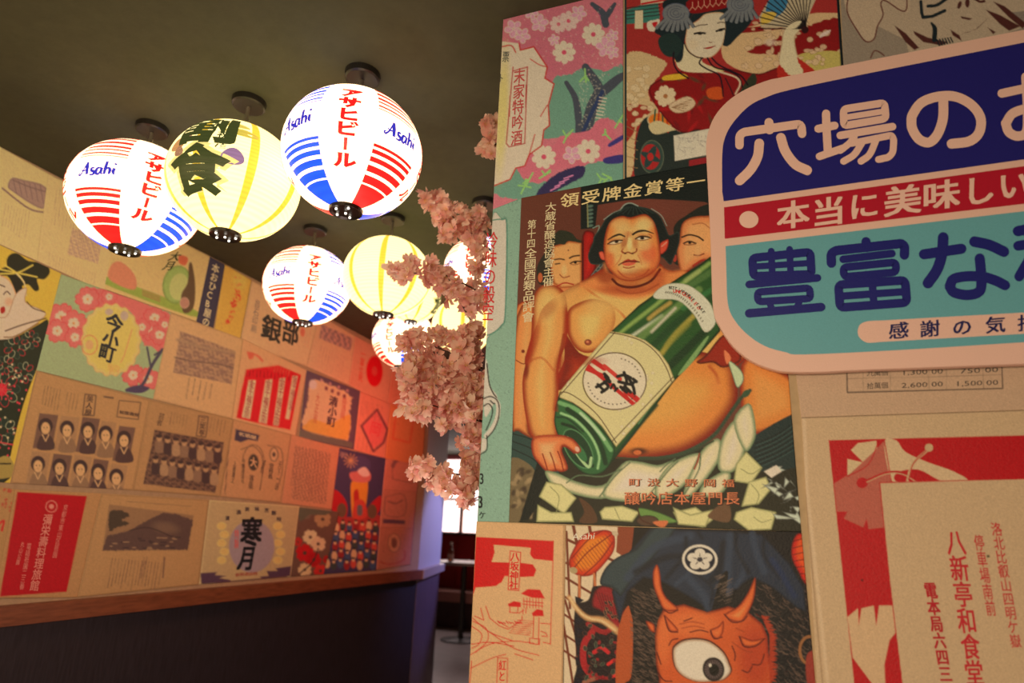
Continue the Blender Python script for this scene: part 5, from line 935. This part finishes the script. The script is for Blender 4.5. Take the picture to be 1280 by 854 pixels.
c.poly(pt('e', '620,330 660,345 690,400 680,460 640,450 615,400'), (160, 30, 32)); c.poly(pt('e', '840,355 800,385 770,430 800,450 835,420'), (160, 34, 34)); c.poly(pt('e', '640,455 740,450 830,440 825,500 610,510'), (150, 50, 44)); c.ell(pt('e', '665,420')[0], 6, 9, 0, (96, 70, 50)); c.ell(pt('e', '800,425')[0], 6, 9, 0, (96, 70, 50)); c.poly(pt('e', '725,380 765,380 775,450 715,455'), (176, 60, 46)); c.poly(pt('e', '735,400 755,400 755,440 735,440'), (92, 88, 84))
for row in range(5):
    for i in range(8):
        cc = pt('e', '%d,%d' % (612+i*29-row*3, 490+row*42+(i % 2)*8))[0]; c.ell(cc, 3.6, 5.8, 0, [(180, 66, 50), (62, 74, 96), (196, 144, 100), (134, 40, 38), (60, 62, 56)][(i*2+row*3+(i*row) % 2) % 5]); c.ell(cc+[0, -5], 1.9, 2.4, 0, (200, 146, 104)); c.ell(cc+[0, -7], 2, 1.3, 0, (40, 34, 36))
c.scribble((425, 565, 434, 571, 2), 4, 1, (190, 150, 120), .9); c.finish('deep blue print of a lit tower above a crowd of dancers')
q = [(482, 573), (526, 582), (521, 615), (478, 612)]; c = LC(q, (174, 102, 78)); t = np.linspace(3.3, 6.1, 14); c0_ = pt('e', '935,230')[0]; c.line(np.stack([c0_[0]+12*np.cos(t), c0_[1]+11*np.sin(t)], 1), 4.5, (112, 70, 66)); c.line(pt('e', '895,150 890,280 980,300 990,170'), .9, (120, 74, 62), sm=False); c.finish('small sheet with a grey arch near the wall end')
q = [(478, 612), (521, 615), (517, 660), (474, 660)]; c = LC(q, (166, 98, 74)); c.poly(pt('e', '850,458 948,465 945,482 848,478'), (84, 56, 62), sm=False); c.line(pt('e', '860,360 940,350 945,440 860,440 860,360'), .9, (120, 74, 62)); c.line(pt('e', '870,380 905,390 935,375'), 1.4, (96, 60, 56)); c.scribble((486, 625, 510, 645, 2), 8, .8, (120, 74, 62), .5); c.finish('small tan label with a dark bar in the column beside the castle print')
q = [(474, 660), (517, 660), (513, 706), (470, 713)]; c = LC(q, (160, 92, 68)); c0_ = pt('e', '898,565')[0]; c.ell(c0_, 8, 12, 0, (176, 112, 78), rim=(110, 66, 56), rw=1.6); c.ell(c0_, 3.4, 6.6, 0, (110, 64, 50)); c.line(pt('e', '835,650 880,660 940,640 945,600'), 1.2, (150, 44, 40)); c.scribble((480, 668, 508, 690, 0), 7, .8, (120, 70, 56), .6); c.finish('small tan label with a round seal just above the rail end')
# bottom row
q = [(-75, 596), (18, 612), (-8, 748), (-75, 748)]; c = LC(q, (158, 110, 66)); 
for i in range(60): c.ell((rng.uniform(-60, 16), rng.uniform(610, 640)), 1.6, 1.6, 0, (160, 60, 44), al=.7)
c.line(pt('c', '-10,280 12,265 5,300'), 3, (176, 44, 36)); c.finish('tan leaflet sprinkled red in the lower left corner')
q = [(18, 612), (126, 617), (96, 747), (-8, 748)]; c = LC(q, (160, 110, 68)); c.poly(pt('c', '62,160 314,175 240,523 -2,540'), (158, 14, 22), sm=False); w_ = (205, 110, 92)
c0_ = pt('c', '185,213')[0]; t = np.linspace(0, 6.28, 20); c.line(np.stack([c0_[0]+7*np.cos(t), c0_[1]+7*np.sin(t)], 1), 1.1, w_); c.ell(c0_, 3, 3, 0, w_)
c.L.vcol('彌栄壽料理旅館', pt('c', '175,240')[0], pt('c', '120,520')[0], 12, w_, .01, -.02); c.L.vcol('京都市東山区祇園', pt('c', '238,205')[0], pt('c', '195,400')[0], 6, w_, 0, -.02); c.L.vcol('電話祇園二三番', pt('c', '105,345')[0], pt('c', '75,515')[0], 6, w_, 0, -.02); c.L.vcol('丸山公園', pt('c', '82,340')[0], pt('c', '60,425')[0], 5, w_, 0, -.02); c.finish('crimson card with pale vertical lettering above the wooden rail')
q = [(126, 617), (261, 625), (248, 731), (96, 747)]; c = LC(q, (160, 114, 72)); edge(c, q, (124, 88, 56)); pic = pt('c', '395,205 702,245 680,370 370,375'); c.poly(pic, (132, 94, 64), sm=False)
c.poly(pt('c', '370,372 385,320 470,300 520,270 590,235 640,240 700,262 680,370'), (82, 58, 50), sm=False, jit=1); c.blob(pt('c', '600,290')[0], 18, 8, 10, (112, 82, 62), .7); c.line(pt('c', '470,300 540,290 640,330'), 1.2, (56, 40, 38)); c.poly(pt('c', '395,235 430,225 470,245 440,262 470,275 420,290 395,300'), (66, 52, 40), jit=1)
for i in range(26): qq = pt('c', '%f,%f' % (rng.uniform(385, 660), rng.uniform(325, 370))); c.line(np.array([qq[0], qq[0]+[rng.uniform(2, 7), 0]]), 1.4, [(56, 42, 40), (140, 104, 74)][i % 2])
c.scribble((185, 697, 172+6, 725, 0), 2, 1.4, ink); c.scribble((138, 698, 205, 735, 6), 16, 1.1, ink, .75); c.line(np.array([(205, 697), (203, 722)]), 1.6, ink); c.line(pt('c', '460,195 690,212'), 1, ink, al=.5); c.finish('tan leaflet with a dark mountain photograph above the wooden rail')
q = [(261, 625), (374, 633), (363, 721), (248, 731)]; c = LC(q, (166, 132, 90), 1.15); edge(c, q, (196, 160, 110)); 
for s_ in (-1, 1):
    for k in range(5): cc = pt('e', '%d,%d' % (265+s_*125+(k % 2)*12-10, 490+k*38))[0]; c.ell(cc, 6, 5, 0, (190, 150, 86), rim=(206, 166, 96), rw=1.6)
c.ell(pt('e', '264,580')[0], 28.5, 33, 0, (142, 116, 114)); c.poly(pt('e', '35,700 110,695 100,708 150,712 120,722 170,730 170,742 40,748'), (76, 50, 62), sm=False); c.poly(pt('e', '300,715 340,712 330,690 380,690 370,678 440,668 435,712 310,725'), (76, 50, 62), sm=False); c.poly(pt('e', '110,740 420,712 425,722 110,748'), (100, 60, 60), sm=False)
L = c.L; L.cell('寒', pt('e', '262,515')[0], (27, 0), (-3, 38), (22, 24, 26), .04); L.cell('月', pt('e', '243,632')[0], (21, 0), (-6, 32), (22, 24, 26), .045)
for ch, x, y in (('清', 155, 455), ('酒', 205, 428), ('美', 243, 415), ('味', 287, 414), ('芳', 330, 420), ('醇', 362, 432), ('特', 385, 460)): L.cell(ch, pt('e', '%d,%d' % (x, y))[0], (6, 0), (0, 6), (60, 44, 50), .03)
L.vcol('特製', pt('e', '197,505')[0], pt('e', '195,590')[0], 6, (190, 80, 70), .01, 0); L.hrow('新興酒造株', pt('e', '190,708')[0], pt('e', '290,700')[0], 5, (150, 60, 50), .01); c.finish('cream sake label with a mauve moon and two bold black characters')
q = [(374, 634), (424, 640), (404, 718), (363, 721)]; c = LC(q, (96, 66, 52)); 
for x, y, r, col in ((505, 430, 9, (104, 84, 66)), (580, 460, 11, (150, 112, 76)), (525, 540, 10, (196, 160, 116)), (560, 570, 10, (190, 150, 110)), (500, 610, 12, (170, 24, 26)), (540, 640, 10, (156, 22, 24)), (500, 685, 9, (196, 154, 108)), (570, 690, 9, (176, 40, 34)), (470, 560, 6, (160, 40, 34)), (600, 640, 6, (150, 30, 28))): cc = pt('e', '%d,%d' % (x, y))[0]; c.flower(cc, r, col, (70, 50, 40))
c.poly(pt('e', '480,405 610,412 600,440 520,440 480,470'), (84, 78, 60), jit=1); c.line(pt('e', '560,590 535,650 480,700'), 1.6, (50, 40, 34)); c.finish('red and cream flower print between the moon label and dancers')

# ------------------------------------------------------------------ paper lanterns
STR_LO = [(-22.5, -20), (-28, -24.5), (-34.5, -30.5), (-43, -37.5), (-53, -46), (-90, -54.5)]
STR_HI = [(12, 13), (15, 17), (20, 22), (24.5, 28), (32, 37), (42, 48), (52, 90)]
WH = (1.60, 1.10, 0.66); REDL = (0.62, 0.012, 0.01); BLUL = (0.012, 0.07, 0.62); YEL = (1.08, 0.88, 0.36); GOLD = (0.66, 0.40, 0.03)
def shell_mesh(kind):
    lats = set([-78, 78]+[a for s_ in STR_LO+STR_HI for a in s_ if abs(a) < 78]); lats = sorted(lats); full = []
    for a, b in zip(lats, lats[1:]):
        n = max(1, int(round((b-a)/3.2))); full += [a+(b-a)*k/n for k in range(n)]
    full.append(lats[-1]); nl = 96; V = []; F = []; K = []
    for la in full:
        for j in range(nl):
            lo = math.radians(j*360/nl); r = math.cos(math.radians(la)); V.append((r*math.cos(lo), r*math.sin(lo), .93*math.sin(math.radians(la))))
    for i in range(len(full)-1):
        lm_ = (full[i]+full[i+1])/2
        for j in range(nl):
            F.append([i*nl+j, i*nl+(j+1) % nl, (i+1)*nl+(j+1) % nl, (i+1)*nl+j]); lon = (j+.5)*360/nl; c_ = WH
            if kind == 'beer':
                g = int(((lon+22.5) % 360)//45)          # even gores carry lettering, odd gores stripes
                if g % 2: 
                    for a, b in STR_LO+STR_HI:
                        if a <= lm_ <= b: c_ = REDL if g % 4 == 3 else BLUL
            else:
                d = abs(((lon+22.5) % 45)-22.5); c_ = YEL
                if d < 4.6: c_ = GOLD
            K += [c_]*4
    return V, F, K
_SH = {}
def on_shell(P, R, off=.0012):          # P: lon, lat in degrees -> point on the oblate shell
    lo, la = np.radians(P[:, 0]), np.radians(P[:, 1]); r = R+off
    return np.stack([r*np.cos(la)*np.cos(lo), r*np.cos(la)*np.sin(lo), r*.93*np.sin(la)], 1)
def subdiv(v, f, mx):
    v = [tuple(x) for x in v]; tri = []
    from mathutils.geometry import tessellate_polygon
    for q_ in f:
        if len(q_) == 3: tri.append(tuple(q_))
        else: tri += [tuple(q_[i] for i in t) for t in tessellate_polygon([[Vector((*v[i], 0)) for i in q_]])]
    cache = {}
    def mid(a, b):
        k = (min(a, b), max(a, b))
        if k not in cache: cache[k] = len(v); v.append(((v[a][0]+v[b][0])/2, (v[a][1]+v[b][1])/2))
        return cache[k]
    for _ in range(4):
        out = []; ch = False
        L_ = lambda a, b: math.hypot(v[a][0]-v[b][0], v[a][1]-v[b][1]) > mx
        for a, b, c_ in tri:
            e1, e2, e3 = L_(a, b), L_(b, c_), L_(c_, a); n = e1+e2+e3
            if n == 0: out.append((a, b, c_)); continue
            ch = True
            if n == 3: x, y, z = mid(a, b), mid(b, c_), mid(c_, a); out += [(a, x, z), (x, b, y), (z, y, c_), (x, y, z)]
            elif n == 1:
                if e2: a, b, c_ = b, c_, a
                elif e3: a, b, c_ = c_, a, b
                x = mid(a, b); out += [(a, x, c_), (x, b, c_)]
            else:
                if not e1: a, b, c_ = c_, a, b
                elif not e2: pass
                else: a, b, c_ = b, c_, a
                # now edges (a,b) and (c,a) are long
                x, z = mid(a, b), mid(c_, a); out += [(a, x, z), (x, b, c_), (x, c_, z)]
        tri = out
        if not ch: break
    return np.array(v), tri
def glyph_sphere(acc, ch, lon, lat, w, h, R, col, bold=0.02, off=.0012, shear=0, baseline=False, mir=-1):
    v, f = glyph(ch, bold)
    if len(v) == 0: return
    if baseline: u = v.copy(); W_ = v[:, 0].max(); u = np.stack([(v[:, 0]/W_-.5)*w, (v[:, 1]/.73)*h], 1)
    else: u = np.stack([(v[:, 0]-.5)*w, (v[:, 1]-.38)*h], 1)
    u[:, 0] += u[:, 1]*shear
    u, tri = subdiv(u, f, 5.0); P = np.stack([lon+u[:, 0]/max(.35, math.cos(math.radians(lat))), lat+u[:, 1]], 1)
    k = acc['n']; acc['V'].append(on_shell(P, R, off)); acc['F'] += [[i+k for i in t] for t in tri]; acc['K'] += [col]*len(u); acc['n'] += len(u)
def stroke_sphere(acc, pts, ws, lon, lat, R, col, off=.0012):
    p = smooth_path(np.array(pts, float), False, 5); n = len(p); w = np.interp(np.linspace(0, 1, n), np.linspace(0, 1, len(ws)), ws)
    d = np.gradient(p, axis=0); d /= np.linalg.norm(d, axis=1)[:, None]+1e-9; nn = np.stack([-d[:, 1], d[:, 0]], 1)
    A = p+nn*w[:, None]/2; B = p-nn*w[:, None]/2; k = acc['n']
    P = np.concatenate([A, B]); P = np.stack([lon+P[:, 0]/max(.35, math.cos(math.radians(lat))), lat+P[:, 1]], 1)
    acc['V'].append(on_shell(P, R, off)); acc['F'] += [[k+i, k+n+i, k+n+i+1, k+i+1] for i in range(n-1)]; acc['K'] += [col]*(2*n); acc['n'] += 2*n
def brand_word(acc, lon, lat, R, col):     # the slanted broad-nib word between the stripes, 34 degrees long
    S = [([(0, -3), (3, 0), (6.5, 7.5)], [1.2, .9, .8]), ([(6.5, 7.5), (7, 3), (7.6, -2.6)], [1.6, 2.4, 1.8]), ([(1.5, 1.6), (4, .6), (8, 1.4)], [.7, .9, .8]), ([(0, -3), (-1, -1.6), (.5, -.8)], [1.0, .9, .6]),
         ([(14, 2), (11.4, 2), (11.6, 0), (13.8, -.8), (13.4, -3), (10, -3)], [1.2, 1.3, 1.9, 2, 1.3, .9]), ([(20.2, 2), (16.6, 1.6), (15.8, -1.8), (18, -3), (20.2, 1)], [.9, 1.6, 2, 1.2, .8]), ([(20.4, 2.2), (20, -1.6), (21.4, -3)], [1.7, 1.7, .7]),
         ([(23.6, 7.6), (23.2, 2), (22.8, -3)], [1.6, 1.9, 1.5]), ([(23, 0), (25.6, 2.2), (27, .6), (26.6, -3)], [.7, 1.3, 1.9, 1.3]), ([(30.2, 2.2), (29.8, -1), (30.8, -3)], [1.8, 1.9, .8]), ([(30.2, 5.0), (30.8, 6.4)], [1.8, 1.4])]
    for p, w in S: stroke_sphere(acc, [(x-15.4, y*1.25+x*.06-1) for x, y in p], [q*1.35+.15 for q in w], lon, lat, R, col)
def lantern(kind, R, loc, rot, label, group, canopy_xy, cal=None):
    root = empty('paper_lantern', loc, rot); tag(root, label, 'lantern', group); top = CEIL-loc[2]
    if kind not in _SH: _SH[kind] = shell_mesh(kind)
    V, F, K = _SH[kind]; mesh_obj('paper_shade', np.array(V)*R, [tuple(f) for f in F], M_lamp, root, cols=K, smooth=True, domain='CORNER')
    acc = dict(V=[], F=[], K=[], n=0)
    if kind == 'beer':
        for g in (0, 90, 180, 270):
            for i, ch in enumerate('アサヒビール'):
                la = 23-i*12.2
                if ch == 'ー': glyph_sphere(acc, '丨', g, la, 14, 9.5, R, (.72, .012, .012), .05)
                else: glyph_sphere(acc, ch, g, la, 17.5, 12.6, R, (.72, .012, .012), .05)
            mesh_obj('lettering', np.concatenate(acc['V']), acc['F'], M_lampink, root, cols=acc['K']); acc = dict(V=[], F=[], K=[], n=0)
            brand_word(acc, g+45, -4.5, R, (.03, .03, .42))
            mesh_obj('lettering', np.concatenate(acc['V']), acc['F'], M_lampink, root, cols=acc['K']); acc = dict(V=[], F=[], K=[], n=0)
    elif cal is not None:
        bk_ = (.035, .045, .012)
        glyph_sphere(acc, '食', cal, -20, 52, 48, R, (.75, .62, .2), .10, .0009); glyph_sphere(acc, '食', cal, -20, 50, 46, R, bk_, .045, .0015)
        glyph_sphere(acc, '割', cal+4, 24, 50, 40, R, bk_, .05, .0015)
        glyph_sphere(acc, '祝', cal+20, 14, 11, 10, R, bk_, .02, .0016); glyph_sphere(acc, '酒', cal+20, 4, 11, 10, R, bk_, .02, .0016)
        for dx, dy, rx, ry, col in ((30, -6, 9, 8, (.22, .13, .24)), (-22, 6, 8, 7, (.45, .22, .08)), (-14, 14, 6, 5, (.30, .15, .10)), (34, 22, 14, 5, (.5, .40, .06)), (28, 32, 12, 4, (.55, .44, .08)), (-18, -2, 5, 5, (.28, .14, .08))):
            t = np.arange(20)*2*math.pi/20; P = np.stack([cal+dx+rx*np.cos(t)*(1-.3*np.sin(t)), -0+dy+ry*np.sin(t)], 1); P = np.concatenate([P, [[cal+dx, dy]]]); k = acc['n']; acc['V'].append(on_shell(P, R, .0011)); acc['F'] += [[k+i, k+(i+1) % 20, k+20] for i in range(20)]; acc['K'] += [col]*21; acc['n'] += 21
        mesh_obj('brush_lettering', np.concatenate(acc['V']), acc['F'], M_lampink, root, cols=acc['K'])
    zb = -.93*R*math.sin(math.radians(78)); rb = R*math.cos(math.radians(78))*1.12
    MB().lathe([(rb*.8, zb-.004), (rb, zb-.008), (rb*1.05, zb+.006), (rb, zb+.014)], 28).make('bottom_ring', M_blackgl, root)
    zz = zb-.012
    for k in range(5):
        a = k*1.2566; r_ = rb*.66 if k else 0; MB().lathe([(.003, 0), (.0032, .004)], 10, (r_*math.cos(a), r_*math.sin(a), zz+(.002 if k else 0))).make('vent_hole', M_glowdot, root)
    MB().lathe([(rb*.95, -zb-.012), (rb, -zb+.004), (rb*.7, -zb+.009)], 28).make('top_ring', M_blackgl, root)
    MB().tube([(0, 0, -zb), (0, 0, top-.02)], .006, 8).make('stem', M_steel, root)
    t_ = [(0, 0, -zb+.005), (.012, .004, -zb+.02), (.016, .006, -zb+.035), (0, 0, -zb+.04)]; MB().tube(t_, .0025, 6).make('hook_wire', M_steel, root)
    MB().lathe([(.044, top-.022), (.049, top-.018), (.051, top-.0005)], 32).make('ceiling_canopy', M_black, root)
    return root
M_glowdot = lampmat('lit_vent', 3.0, 'NONE'); M_glowdot.node_tree.nodes['Principled BSDF'].inputs['Emission Color'].default_value = (1, .9, .75, 1)
for l_ in list(M_glowdot.node_tree.links):
    if l_.to_socket.name == 'Emission Color': M_glowdot.node_tree.links.remove(l_)
GB, GY = 'white paper lanterns with red and blue stripes', 'yellow paper lanterns with gold ribs'
#        kind, centre px, half-width px, canopy px, turn of the lettering gore against the view (degrees, + = right), first stripes to the right are red?, label
LN = [('beer', (438, 192), 88, (453, 97), -7, 1, 'largest striped paper lantern, lettered white gore facing front, nearest the blossoms'),
      ('plain', (291, 227), 81, (311, 131), 11, 0, 'yellow paper lantern painted with black brush characters'),
      ('beer', (172, 249), 78, (190, 163), 9, -1, 'striped paper lantern hanging closest to the left wall'),
      ('beer', (382, 357), 54.5, (394, 289), 5, -1, 'small striped paper lantern in the second row, over the black lettered label'),
      ('plain', (482, 346), 56, (491, 275), -8, 0, 'plain yellow ribbed paper lantern in the middle of the second row'),
      ('beer', (585, 338), 48, (606, 256), -18, -1, 'striped paper lantern half hidden by blossoms beside the wall corner'),
      ('beer', (505, 424), 42, None, -28, -1, 'striped paper lantern low behind the blossoms, with its lower stripes covered'),
      ('plain', (516, 372), 38, None, 20, 0, 'dim yellow lantern peeking out behind the plain yellow one'),
      ('plain', (578, 408), 40, None, 0, 0, 'warm yellow lantern glowing through the thick blossoms')]
for i, (kind, cp, rp, can, turn, side, lab) in enumerate(LN):
    if can is not None:
        X0 = hit(np.array([can], float), 2, CEIL-.012)[0]; d = ray(np.array([cp], float))[0]; s_ = (X0[:2]@d[:2])/(d[:2]@d[:2]); X = ORG+d*s_; X[:2] = X0[:2]
    else:
        d = ray(np.array([cp], float))[0]; s_ = {6: 3.0, 7: 2.62, 8: 2.95}[i]/d[1]; X = ORG+d*s_
    dist = (X-ORG)@CF; R = rp*dist/FPX*.97; 
    if can is None: R = {6: .172, 7: .135, 8: .16}[i]
    va = math.degrees(math.atan2(-X[1], -X[0])); rot = va+turn      # gore 0 looks at the viewer, turned
    if kind == 'beer' and side == -1: rot += 0
    # gores at 45/225 are blue (g%4==1), at 135/315 red (g%4==3): pick the quarter turn that puts the right colour to the viewer's right
    if kind == 'beer' and side == 1: rot += 90
    print('LANTERN', i, np.round(X, 3), round(R, 3))
    lantern(kind, R, tuple(X), math.radians(rot), lab, GB if kind == 'beer' else GY, None, cal=(-46 if i == 1 else (60 if i == 7 else None)))
# ------------------------------------------------------------------ artificial cherry blossom
def flower_mesh(seed):
    r = np.random.default_rng(seed); V = []; F = []; K = []; R = .019
    for p in range(5):
        a0 = p*1.2566+r.normal()*.12; cup = r.uniform(-.1, 1.1); L = R*r.uniform(.8, 1.2); tw = r.normal()*.7; v_ = r.random(); base = np.array([.84, .36, .36])*(1-v_)+np.array([.90, .60, .50])*v_; tip = np.array([.90, .58, .54])*(1-v_)+np.array([.95, .84, .74])*v_
        rows = [(0.05, .08), (.35, .30), (.68, .46), (.90, .38), (1.06, .20)]; k = len(V)
        for j, (t, w) in enumerate(rows):
            for s in (-1, 0, 1):
                rad = L*t*(0.80 if (j == 4 and s == 0) else 1); x = rad; y = s*w*L*.95; z = L*(cup*t*t*.9)+abs(s)*.5*L*w*(1 if p % 2 else -.5)+s*tw*.15*L; c_, s_ = math.cos(a0), math.sin(a0)
                V.append((x*c_-y*s_, x*s_+y*c_, z)); m = t**1.3; K.append(base*(1-m)+tip*m if r.random() > .08 else base*.8)
        for j in range(4):
            for s in range(2): q = k+j*3+s; F.append([q, q+1, q+4, q+3])
    for p in range(6):       # stamens
        a = p*1.05; k = len(V); c_, s_ = math.cos(a), math.sin(a); w = .0005; h = R*.55
        V += [(w*s_, -w*c_, 0), (-w*s_, w*c_, 0), (R*.3*c_-w*s_, R*.3*s_+w*c_, h), (R*.3*c_+w*s_, R*.3*s_-w*c_, h)]; F.append([k, k+1, k+2, k+3]); K += [np.array([.75, .55, .2])]*4
    o = mesh_obj('blossom', V, F, M_petal, None, cols=K, smooth=True); me = o.data; bpy.data.objects.remove(o); return me
FM = [flower_mesh(s) for s in range(7)]
def at(px, py, y): return hit(np.array([[px, py]], float), 1, y)[0]
def spray(label, start, twigs, clusters, seed, dens=1.3):
    r = np.random.default_rng(seed); root = empty('blossom_branch', tuple(at(*start))); base = at(*start); tag(root, label, 'artificial flowers', 'sprays of pink cherry blossom behind the wall corner')
    for tw in twigs:
        P = [Vector(at(*p)-base) for p in tw]; n = len(P); MB().tube(P, [.0042-.003*i/(n-1) for i in range(n)], 6).make('twig', M_twig, root)
    for (cx, cy, rx, ry, n, y0, y1) in clusters:
        for i in range(int(n*dens)):
            a = r.uniform(0, 6.283); q = math.sqrt(r.random()); X = at(cx+rx*q*math.cos(a), cy+ry*q*math.sin(a), r.uniform(y0, y1))
            o = bpy.data.objects.new('blossom', FM[r.integers(7)]); COL.objects.link(o); o.parent = root; o.location = tuple(X-base)
            v = Vector((0, 0, EYE))-Vector(X); v = v.normalized()+Vector(r.normal(size=3)*.75); o.rotation_euler = v.to_track_quat('Z', 'Y').to_euler(); s = r.uniform(.85, 1.4); o.scale = (s, s, s)
spray('small pink blossom tuft peeking past the upper wall corner', (640, 190, 1.372), [[(640, 190, 1.372), (620, 178, 1.46), (606, 160, 1.45)], [(620, 180, 1.46), (608, 184, 1.45)]],
      [(613, 155, 8, 12, 5, 1.42, 1.48), (611, 182, 11, 12, 9, 1.42, 1.5)], 1)
spray('arching pink blossom branch in front of the half hidden lantern', (650, 350, 1.372), [[(650, 350, 1.372), (610, 310, 1.62), (570, 275, 1.60), (545, 250, 1.59)], [(645, 360, 1.372), (600, 365, 1.60), (560, 345, 1.58), (500, 340, 1.56)], [(560, 345, 1.58), (585, 395, 1.60), (600, 420, 1.64)]],
      [(541, 250, 11, 11, 9, 1.56, 1.64), (556, 266, 14, 16, 12, 1.56, 1.64), (580, 268, 10, 12, 8, 1.56, 1.64), (595, 285, 16, 22, 20, 1.56, 1.66), (565, 292, 16, 9, 8, 1.56, 1.64), (500, 342, 14, 9, 9, 1.52, 1.60), (524, 334, 18, 10, 12, 1.52, 1.60), (545, 345, 16, 12, 10, 1.54, 1.64), (560, 356, 14, 10, 8, 1.54, 1.64), (598, 325, 8, 18, 8, 1.56, 1.64), (570, 368, 14, 12, 8, 1.54, 1.64), (594, 372, 12, 20, 12, 1.56, 1.64)], 2)
spray('dense pink blossom mass hanging beside the wall corner', (655, 470, 1.372), [[(655, 470, 1.372), (600, 460, 1.48), (560, 440, 1.46), (520, 425, 1.44)], [(650, 520, 1.372), (603, 527, 1.46), (575, 518, 1.45), (535, 505, 1.44)], [(600, 460, 1.48), (575, 500, 1.46)], [(560, 440, 1.46), (545, 480, 1.45), (528, 500, 1.44)]],
      [(585, 425, 20, 22, 22, 1.42, 1.54), (550, 425, 20, 12, 11, 1.42, 1.5), (514, 425, 16, 12, 9, 1.40, 1.48), (508, 462, 15, 20, 14, 1.38, 1.48), (540, 462, 22, 24, 26, 1.40, 1.52), (578, 465, 24, 26, 26, 1.40, 1.54), (520, 500, 16, 22, 16, 1.38, 1.48), (552, 508, 24, 26, 26, 1.38, 1.5), (588, 512, 16, 26, 20, 1.38, 1.52), (588, 545, 16, 16, 12, 1.4, 1.5)], 3)
spray('lowest pink blossom sprig, its pale twig showing in front of the window', (640, 600, 1.372), [[(640, 600, 1.372), (600, 598, 1.53), (565, 592, 1.51), (530, 590, 1.49)], [(600, 598, 1.53), (585, 575, 1.52)]],
      [(527, 585, 12, 9, 9, 1.44, 1.52), (548, 596, 14, 9, 9, 1.46, 1.52), (565, 610, 14, 9, 8, 1.46, 1.54), (588, 605, 12, 16, 10, 1.46, 1.56), (590, 578, 12, 14, 8, 1.46, 1.56), (583, 622, 9, 7, 4, 1.46, 1.54)], 4)

# ------------------------------------------------------------------ the dining room glimpsed between the walls
yw = 10.37
p0, p1 = at(556, 666, yw), at(640, 520, yw)
win = MB().box((p0[0]-.8, yw-.02, p0[2]), (p1[0]+1.4, yw, 2.55)).make('window_1', M_window); tag(win, kind='structure')
fr = MB()
for i, x in enumerate(np.linspace(p0[0]-.8, p1[0]+1.4, 4)): fr.box((x-.03, yw-.06, p0[2]), (x+.03, yw-.02, 2.55))
fr.box((p0[0]-.8, yw-.06, p0[2]-.05), (p1[0]+1.4, yw-.02, p0[2]+.02)); fr.box((p0[0]-.8, yw-.06, 1.86), (p1[0]+1.4, yw-.02, 1.90)); fr.make('window_frame', mat('tan_frame', (.42, .22, .14), .5), win)
# red booth
b0 = at(570, 690, 9.5); bx = b0[0]
s = empty('booth_sofa', (bx, 9.6, 0)); tag(s, 'red upholstered booth bench under the bright window', 'bench')
MB().box((-1.6, .30, .42), (1.8, .46, 1.30)).make('backrest', M_red, s); MB().box((-1.6, -.25, .36), (1.8, .30, .50)).make('seat', mat('lit_seat_vinyl', (.5, .24, .2), .45), s); MB().box((-1.6, -.2, 0), (1.8, .3, .36)).make('base', M_darkwood, s); MB().box((-1.62, .28, 1.30), (1.82, .48, 1.34)).make('top_rail', M_darkwood, s)  # seat paler than the back: its lit front edge put into the colour
for i in range(12): MB().box((-1.55+i*.28, .285, .52), (-1.55+i*.28+.26, .305, 1.26)).make('cushion_channel', M_red, s)
# high table with bottle
t0 = at(581, 702, 8.45); t = empty('high_table', (t0[0], 8.45, 0)); tag(t, 'dark high table in the passage holding a small bottle', 'table')
ht = t0[2]; MB().lathe([(.40, ht-.04), (.42, ht-.03), (.42, ht-.005), (.41, ht)], 36).make('table_top', mat('pale_table_top', (.45, .36, .33), .3), t); MB().tube([(0, 0, .03), (0, 0, ht-.02)], .035, 14).make('leg', M_black, t); MB().lathe([(.26, 0), (.26, .015), (.05, .04)], 28).make('base', M_black, t)
bp = at(563, 700, 8.35); b = empty('sauce_bottle', (bp[0], 8.35, ht+.0005)); tag(b, 'small clear sauce bottle with pale cap on the high table', 'bottle')
MB().lathe([(.034, 0), (.04, .008), (.04, .11), (.03, .15), (.017, .18), (.017, .205)], 20).make('body', M_bottle, b, True); MB().lathe([(.021, .203), (.021, .24), (.015, .246)], 16).make('cap', M_white, b); MB().lathe([(.0408, .03), (.0408, .09)], 20).make('label', mat('pale_label', (.8, .6, .55), .6), b)
area('window_daylight', (p0[0]+.5, 10.2, 2.0), (p0[0]+1, 6, .5), 1.2, 16, (1.0, .78, .74))
print('TRIS', sum(sum(len(p.vertices)-2 for p in o.data.polygons) if len(o.data.polygons) < 5000 else len(o.data.polygons)*2 for o in bpy.data.objects if o.type == 'MESH'))
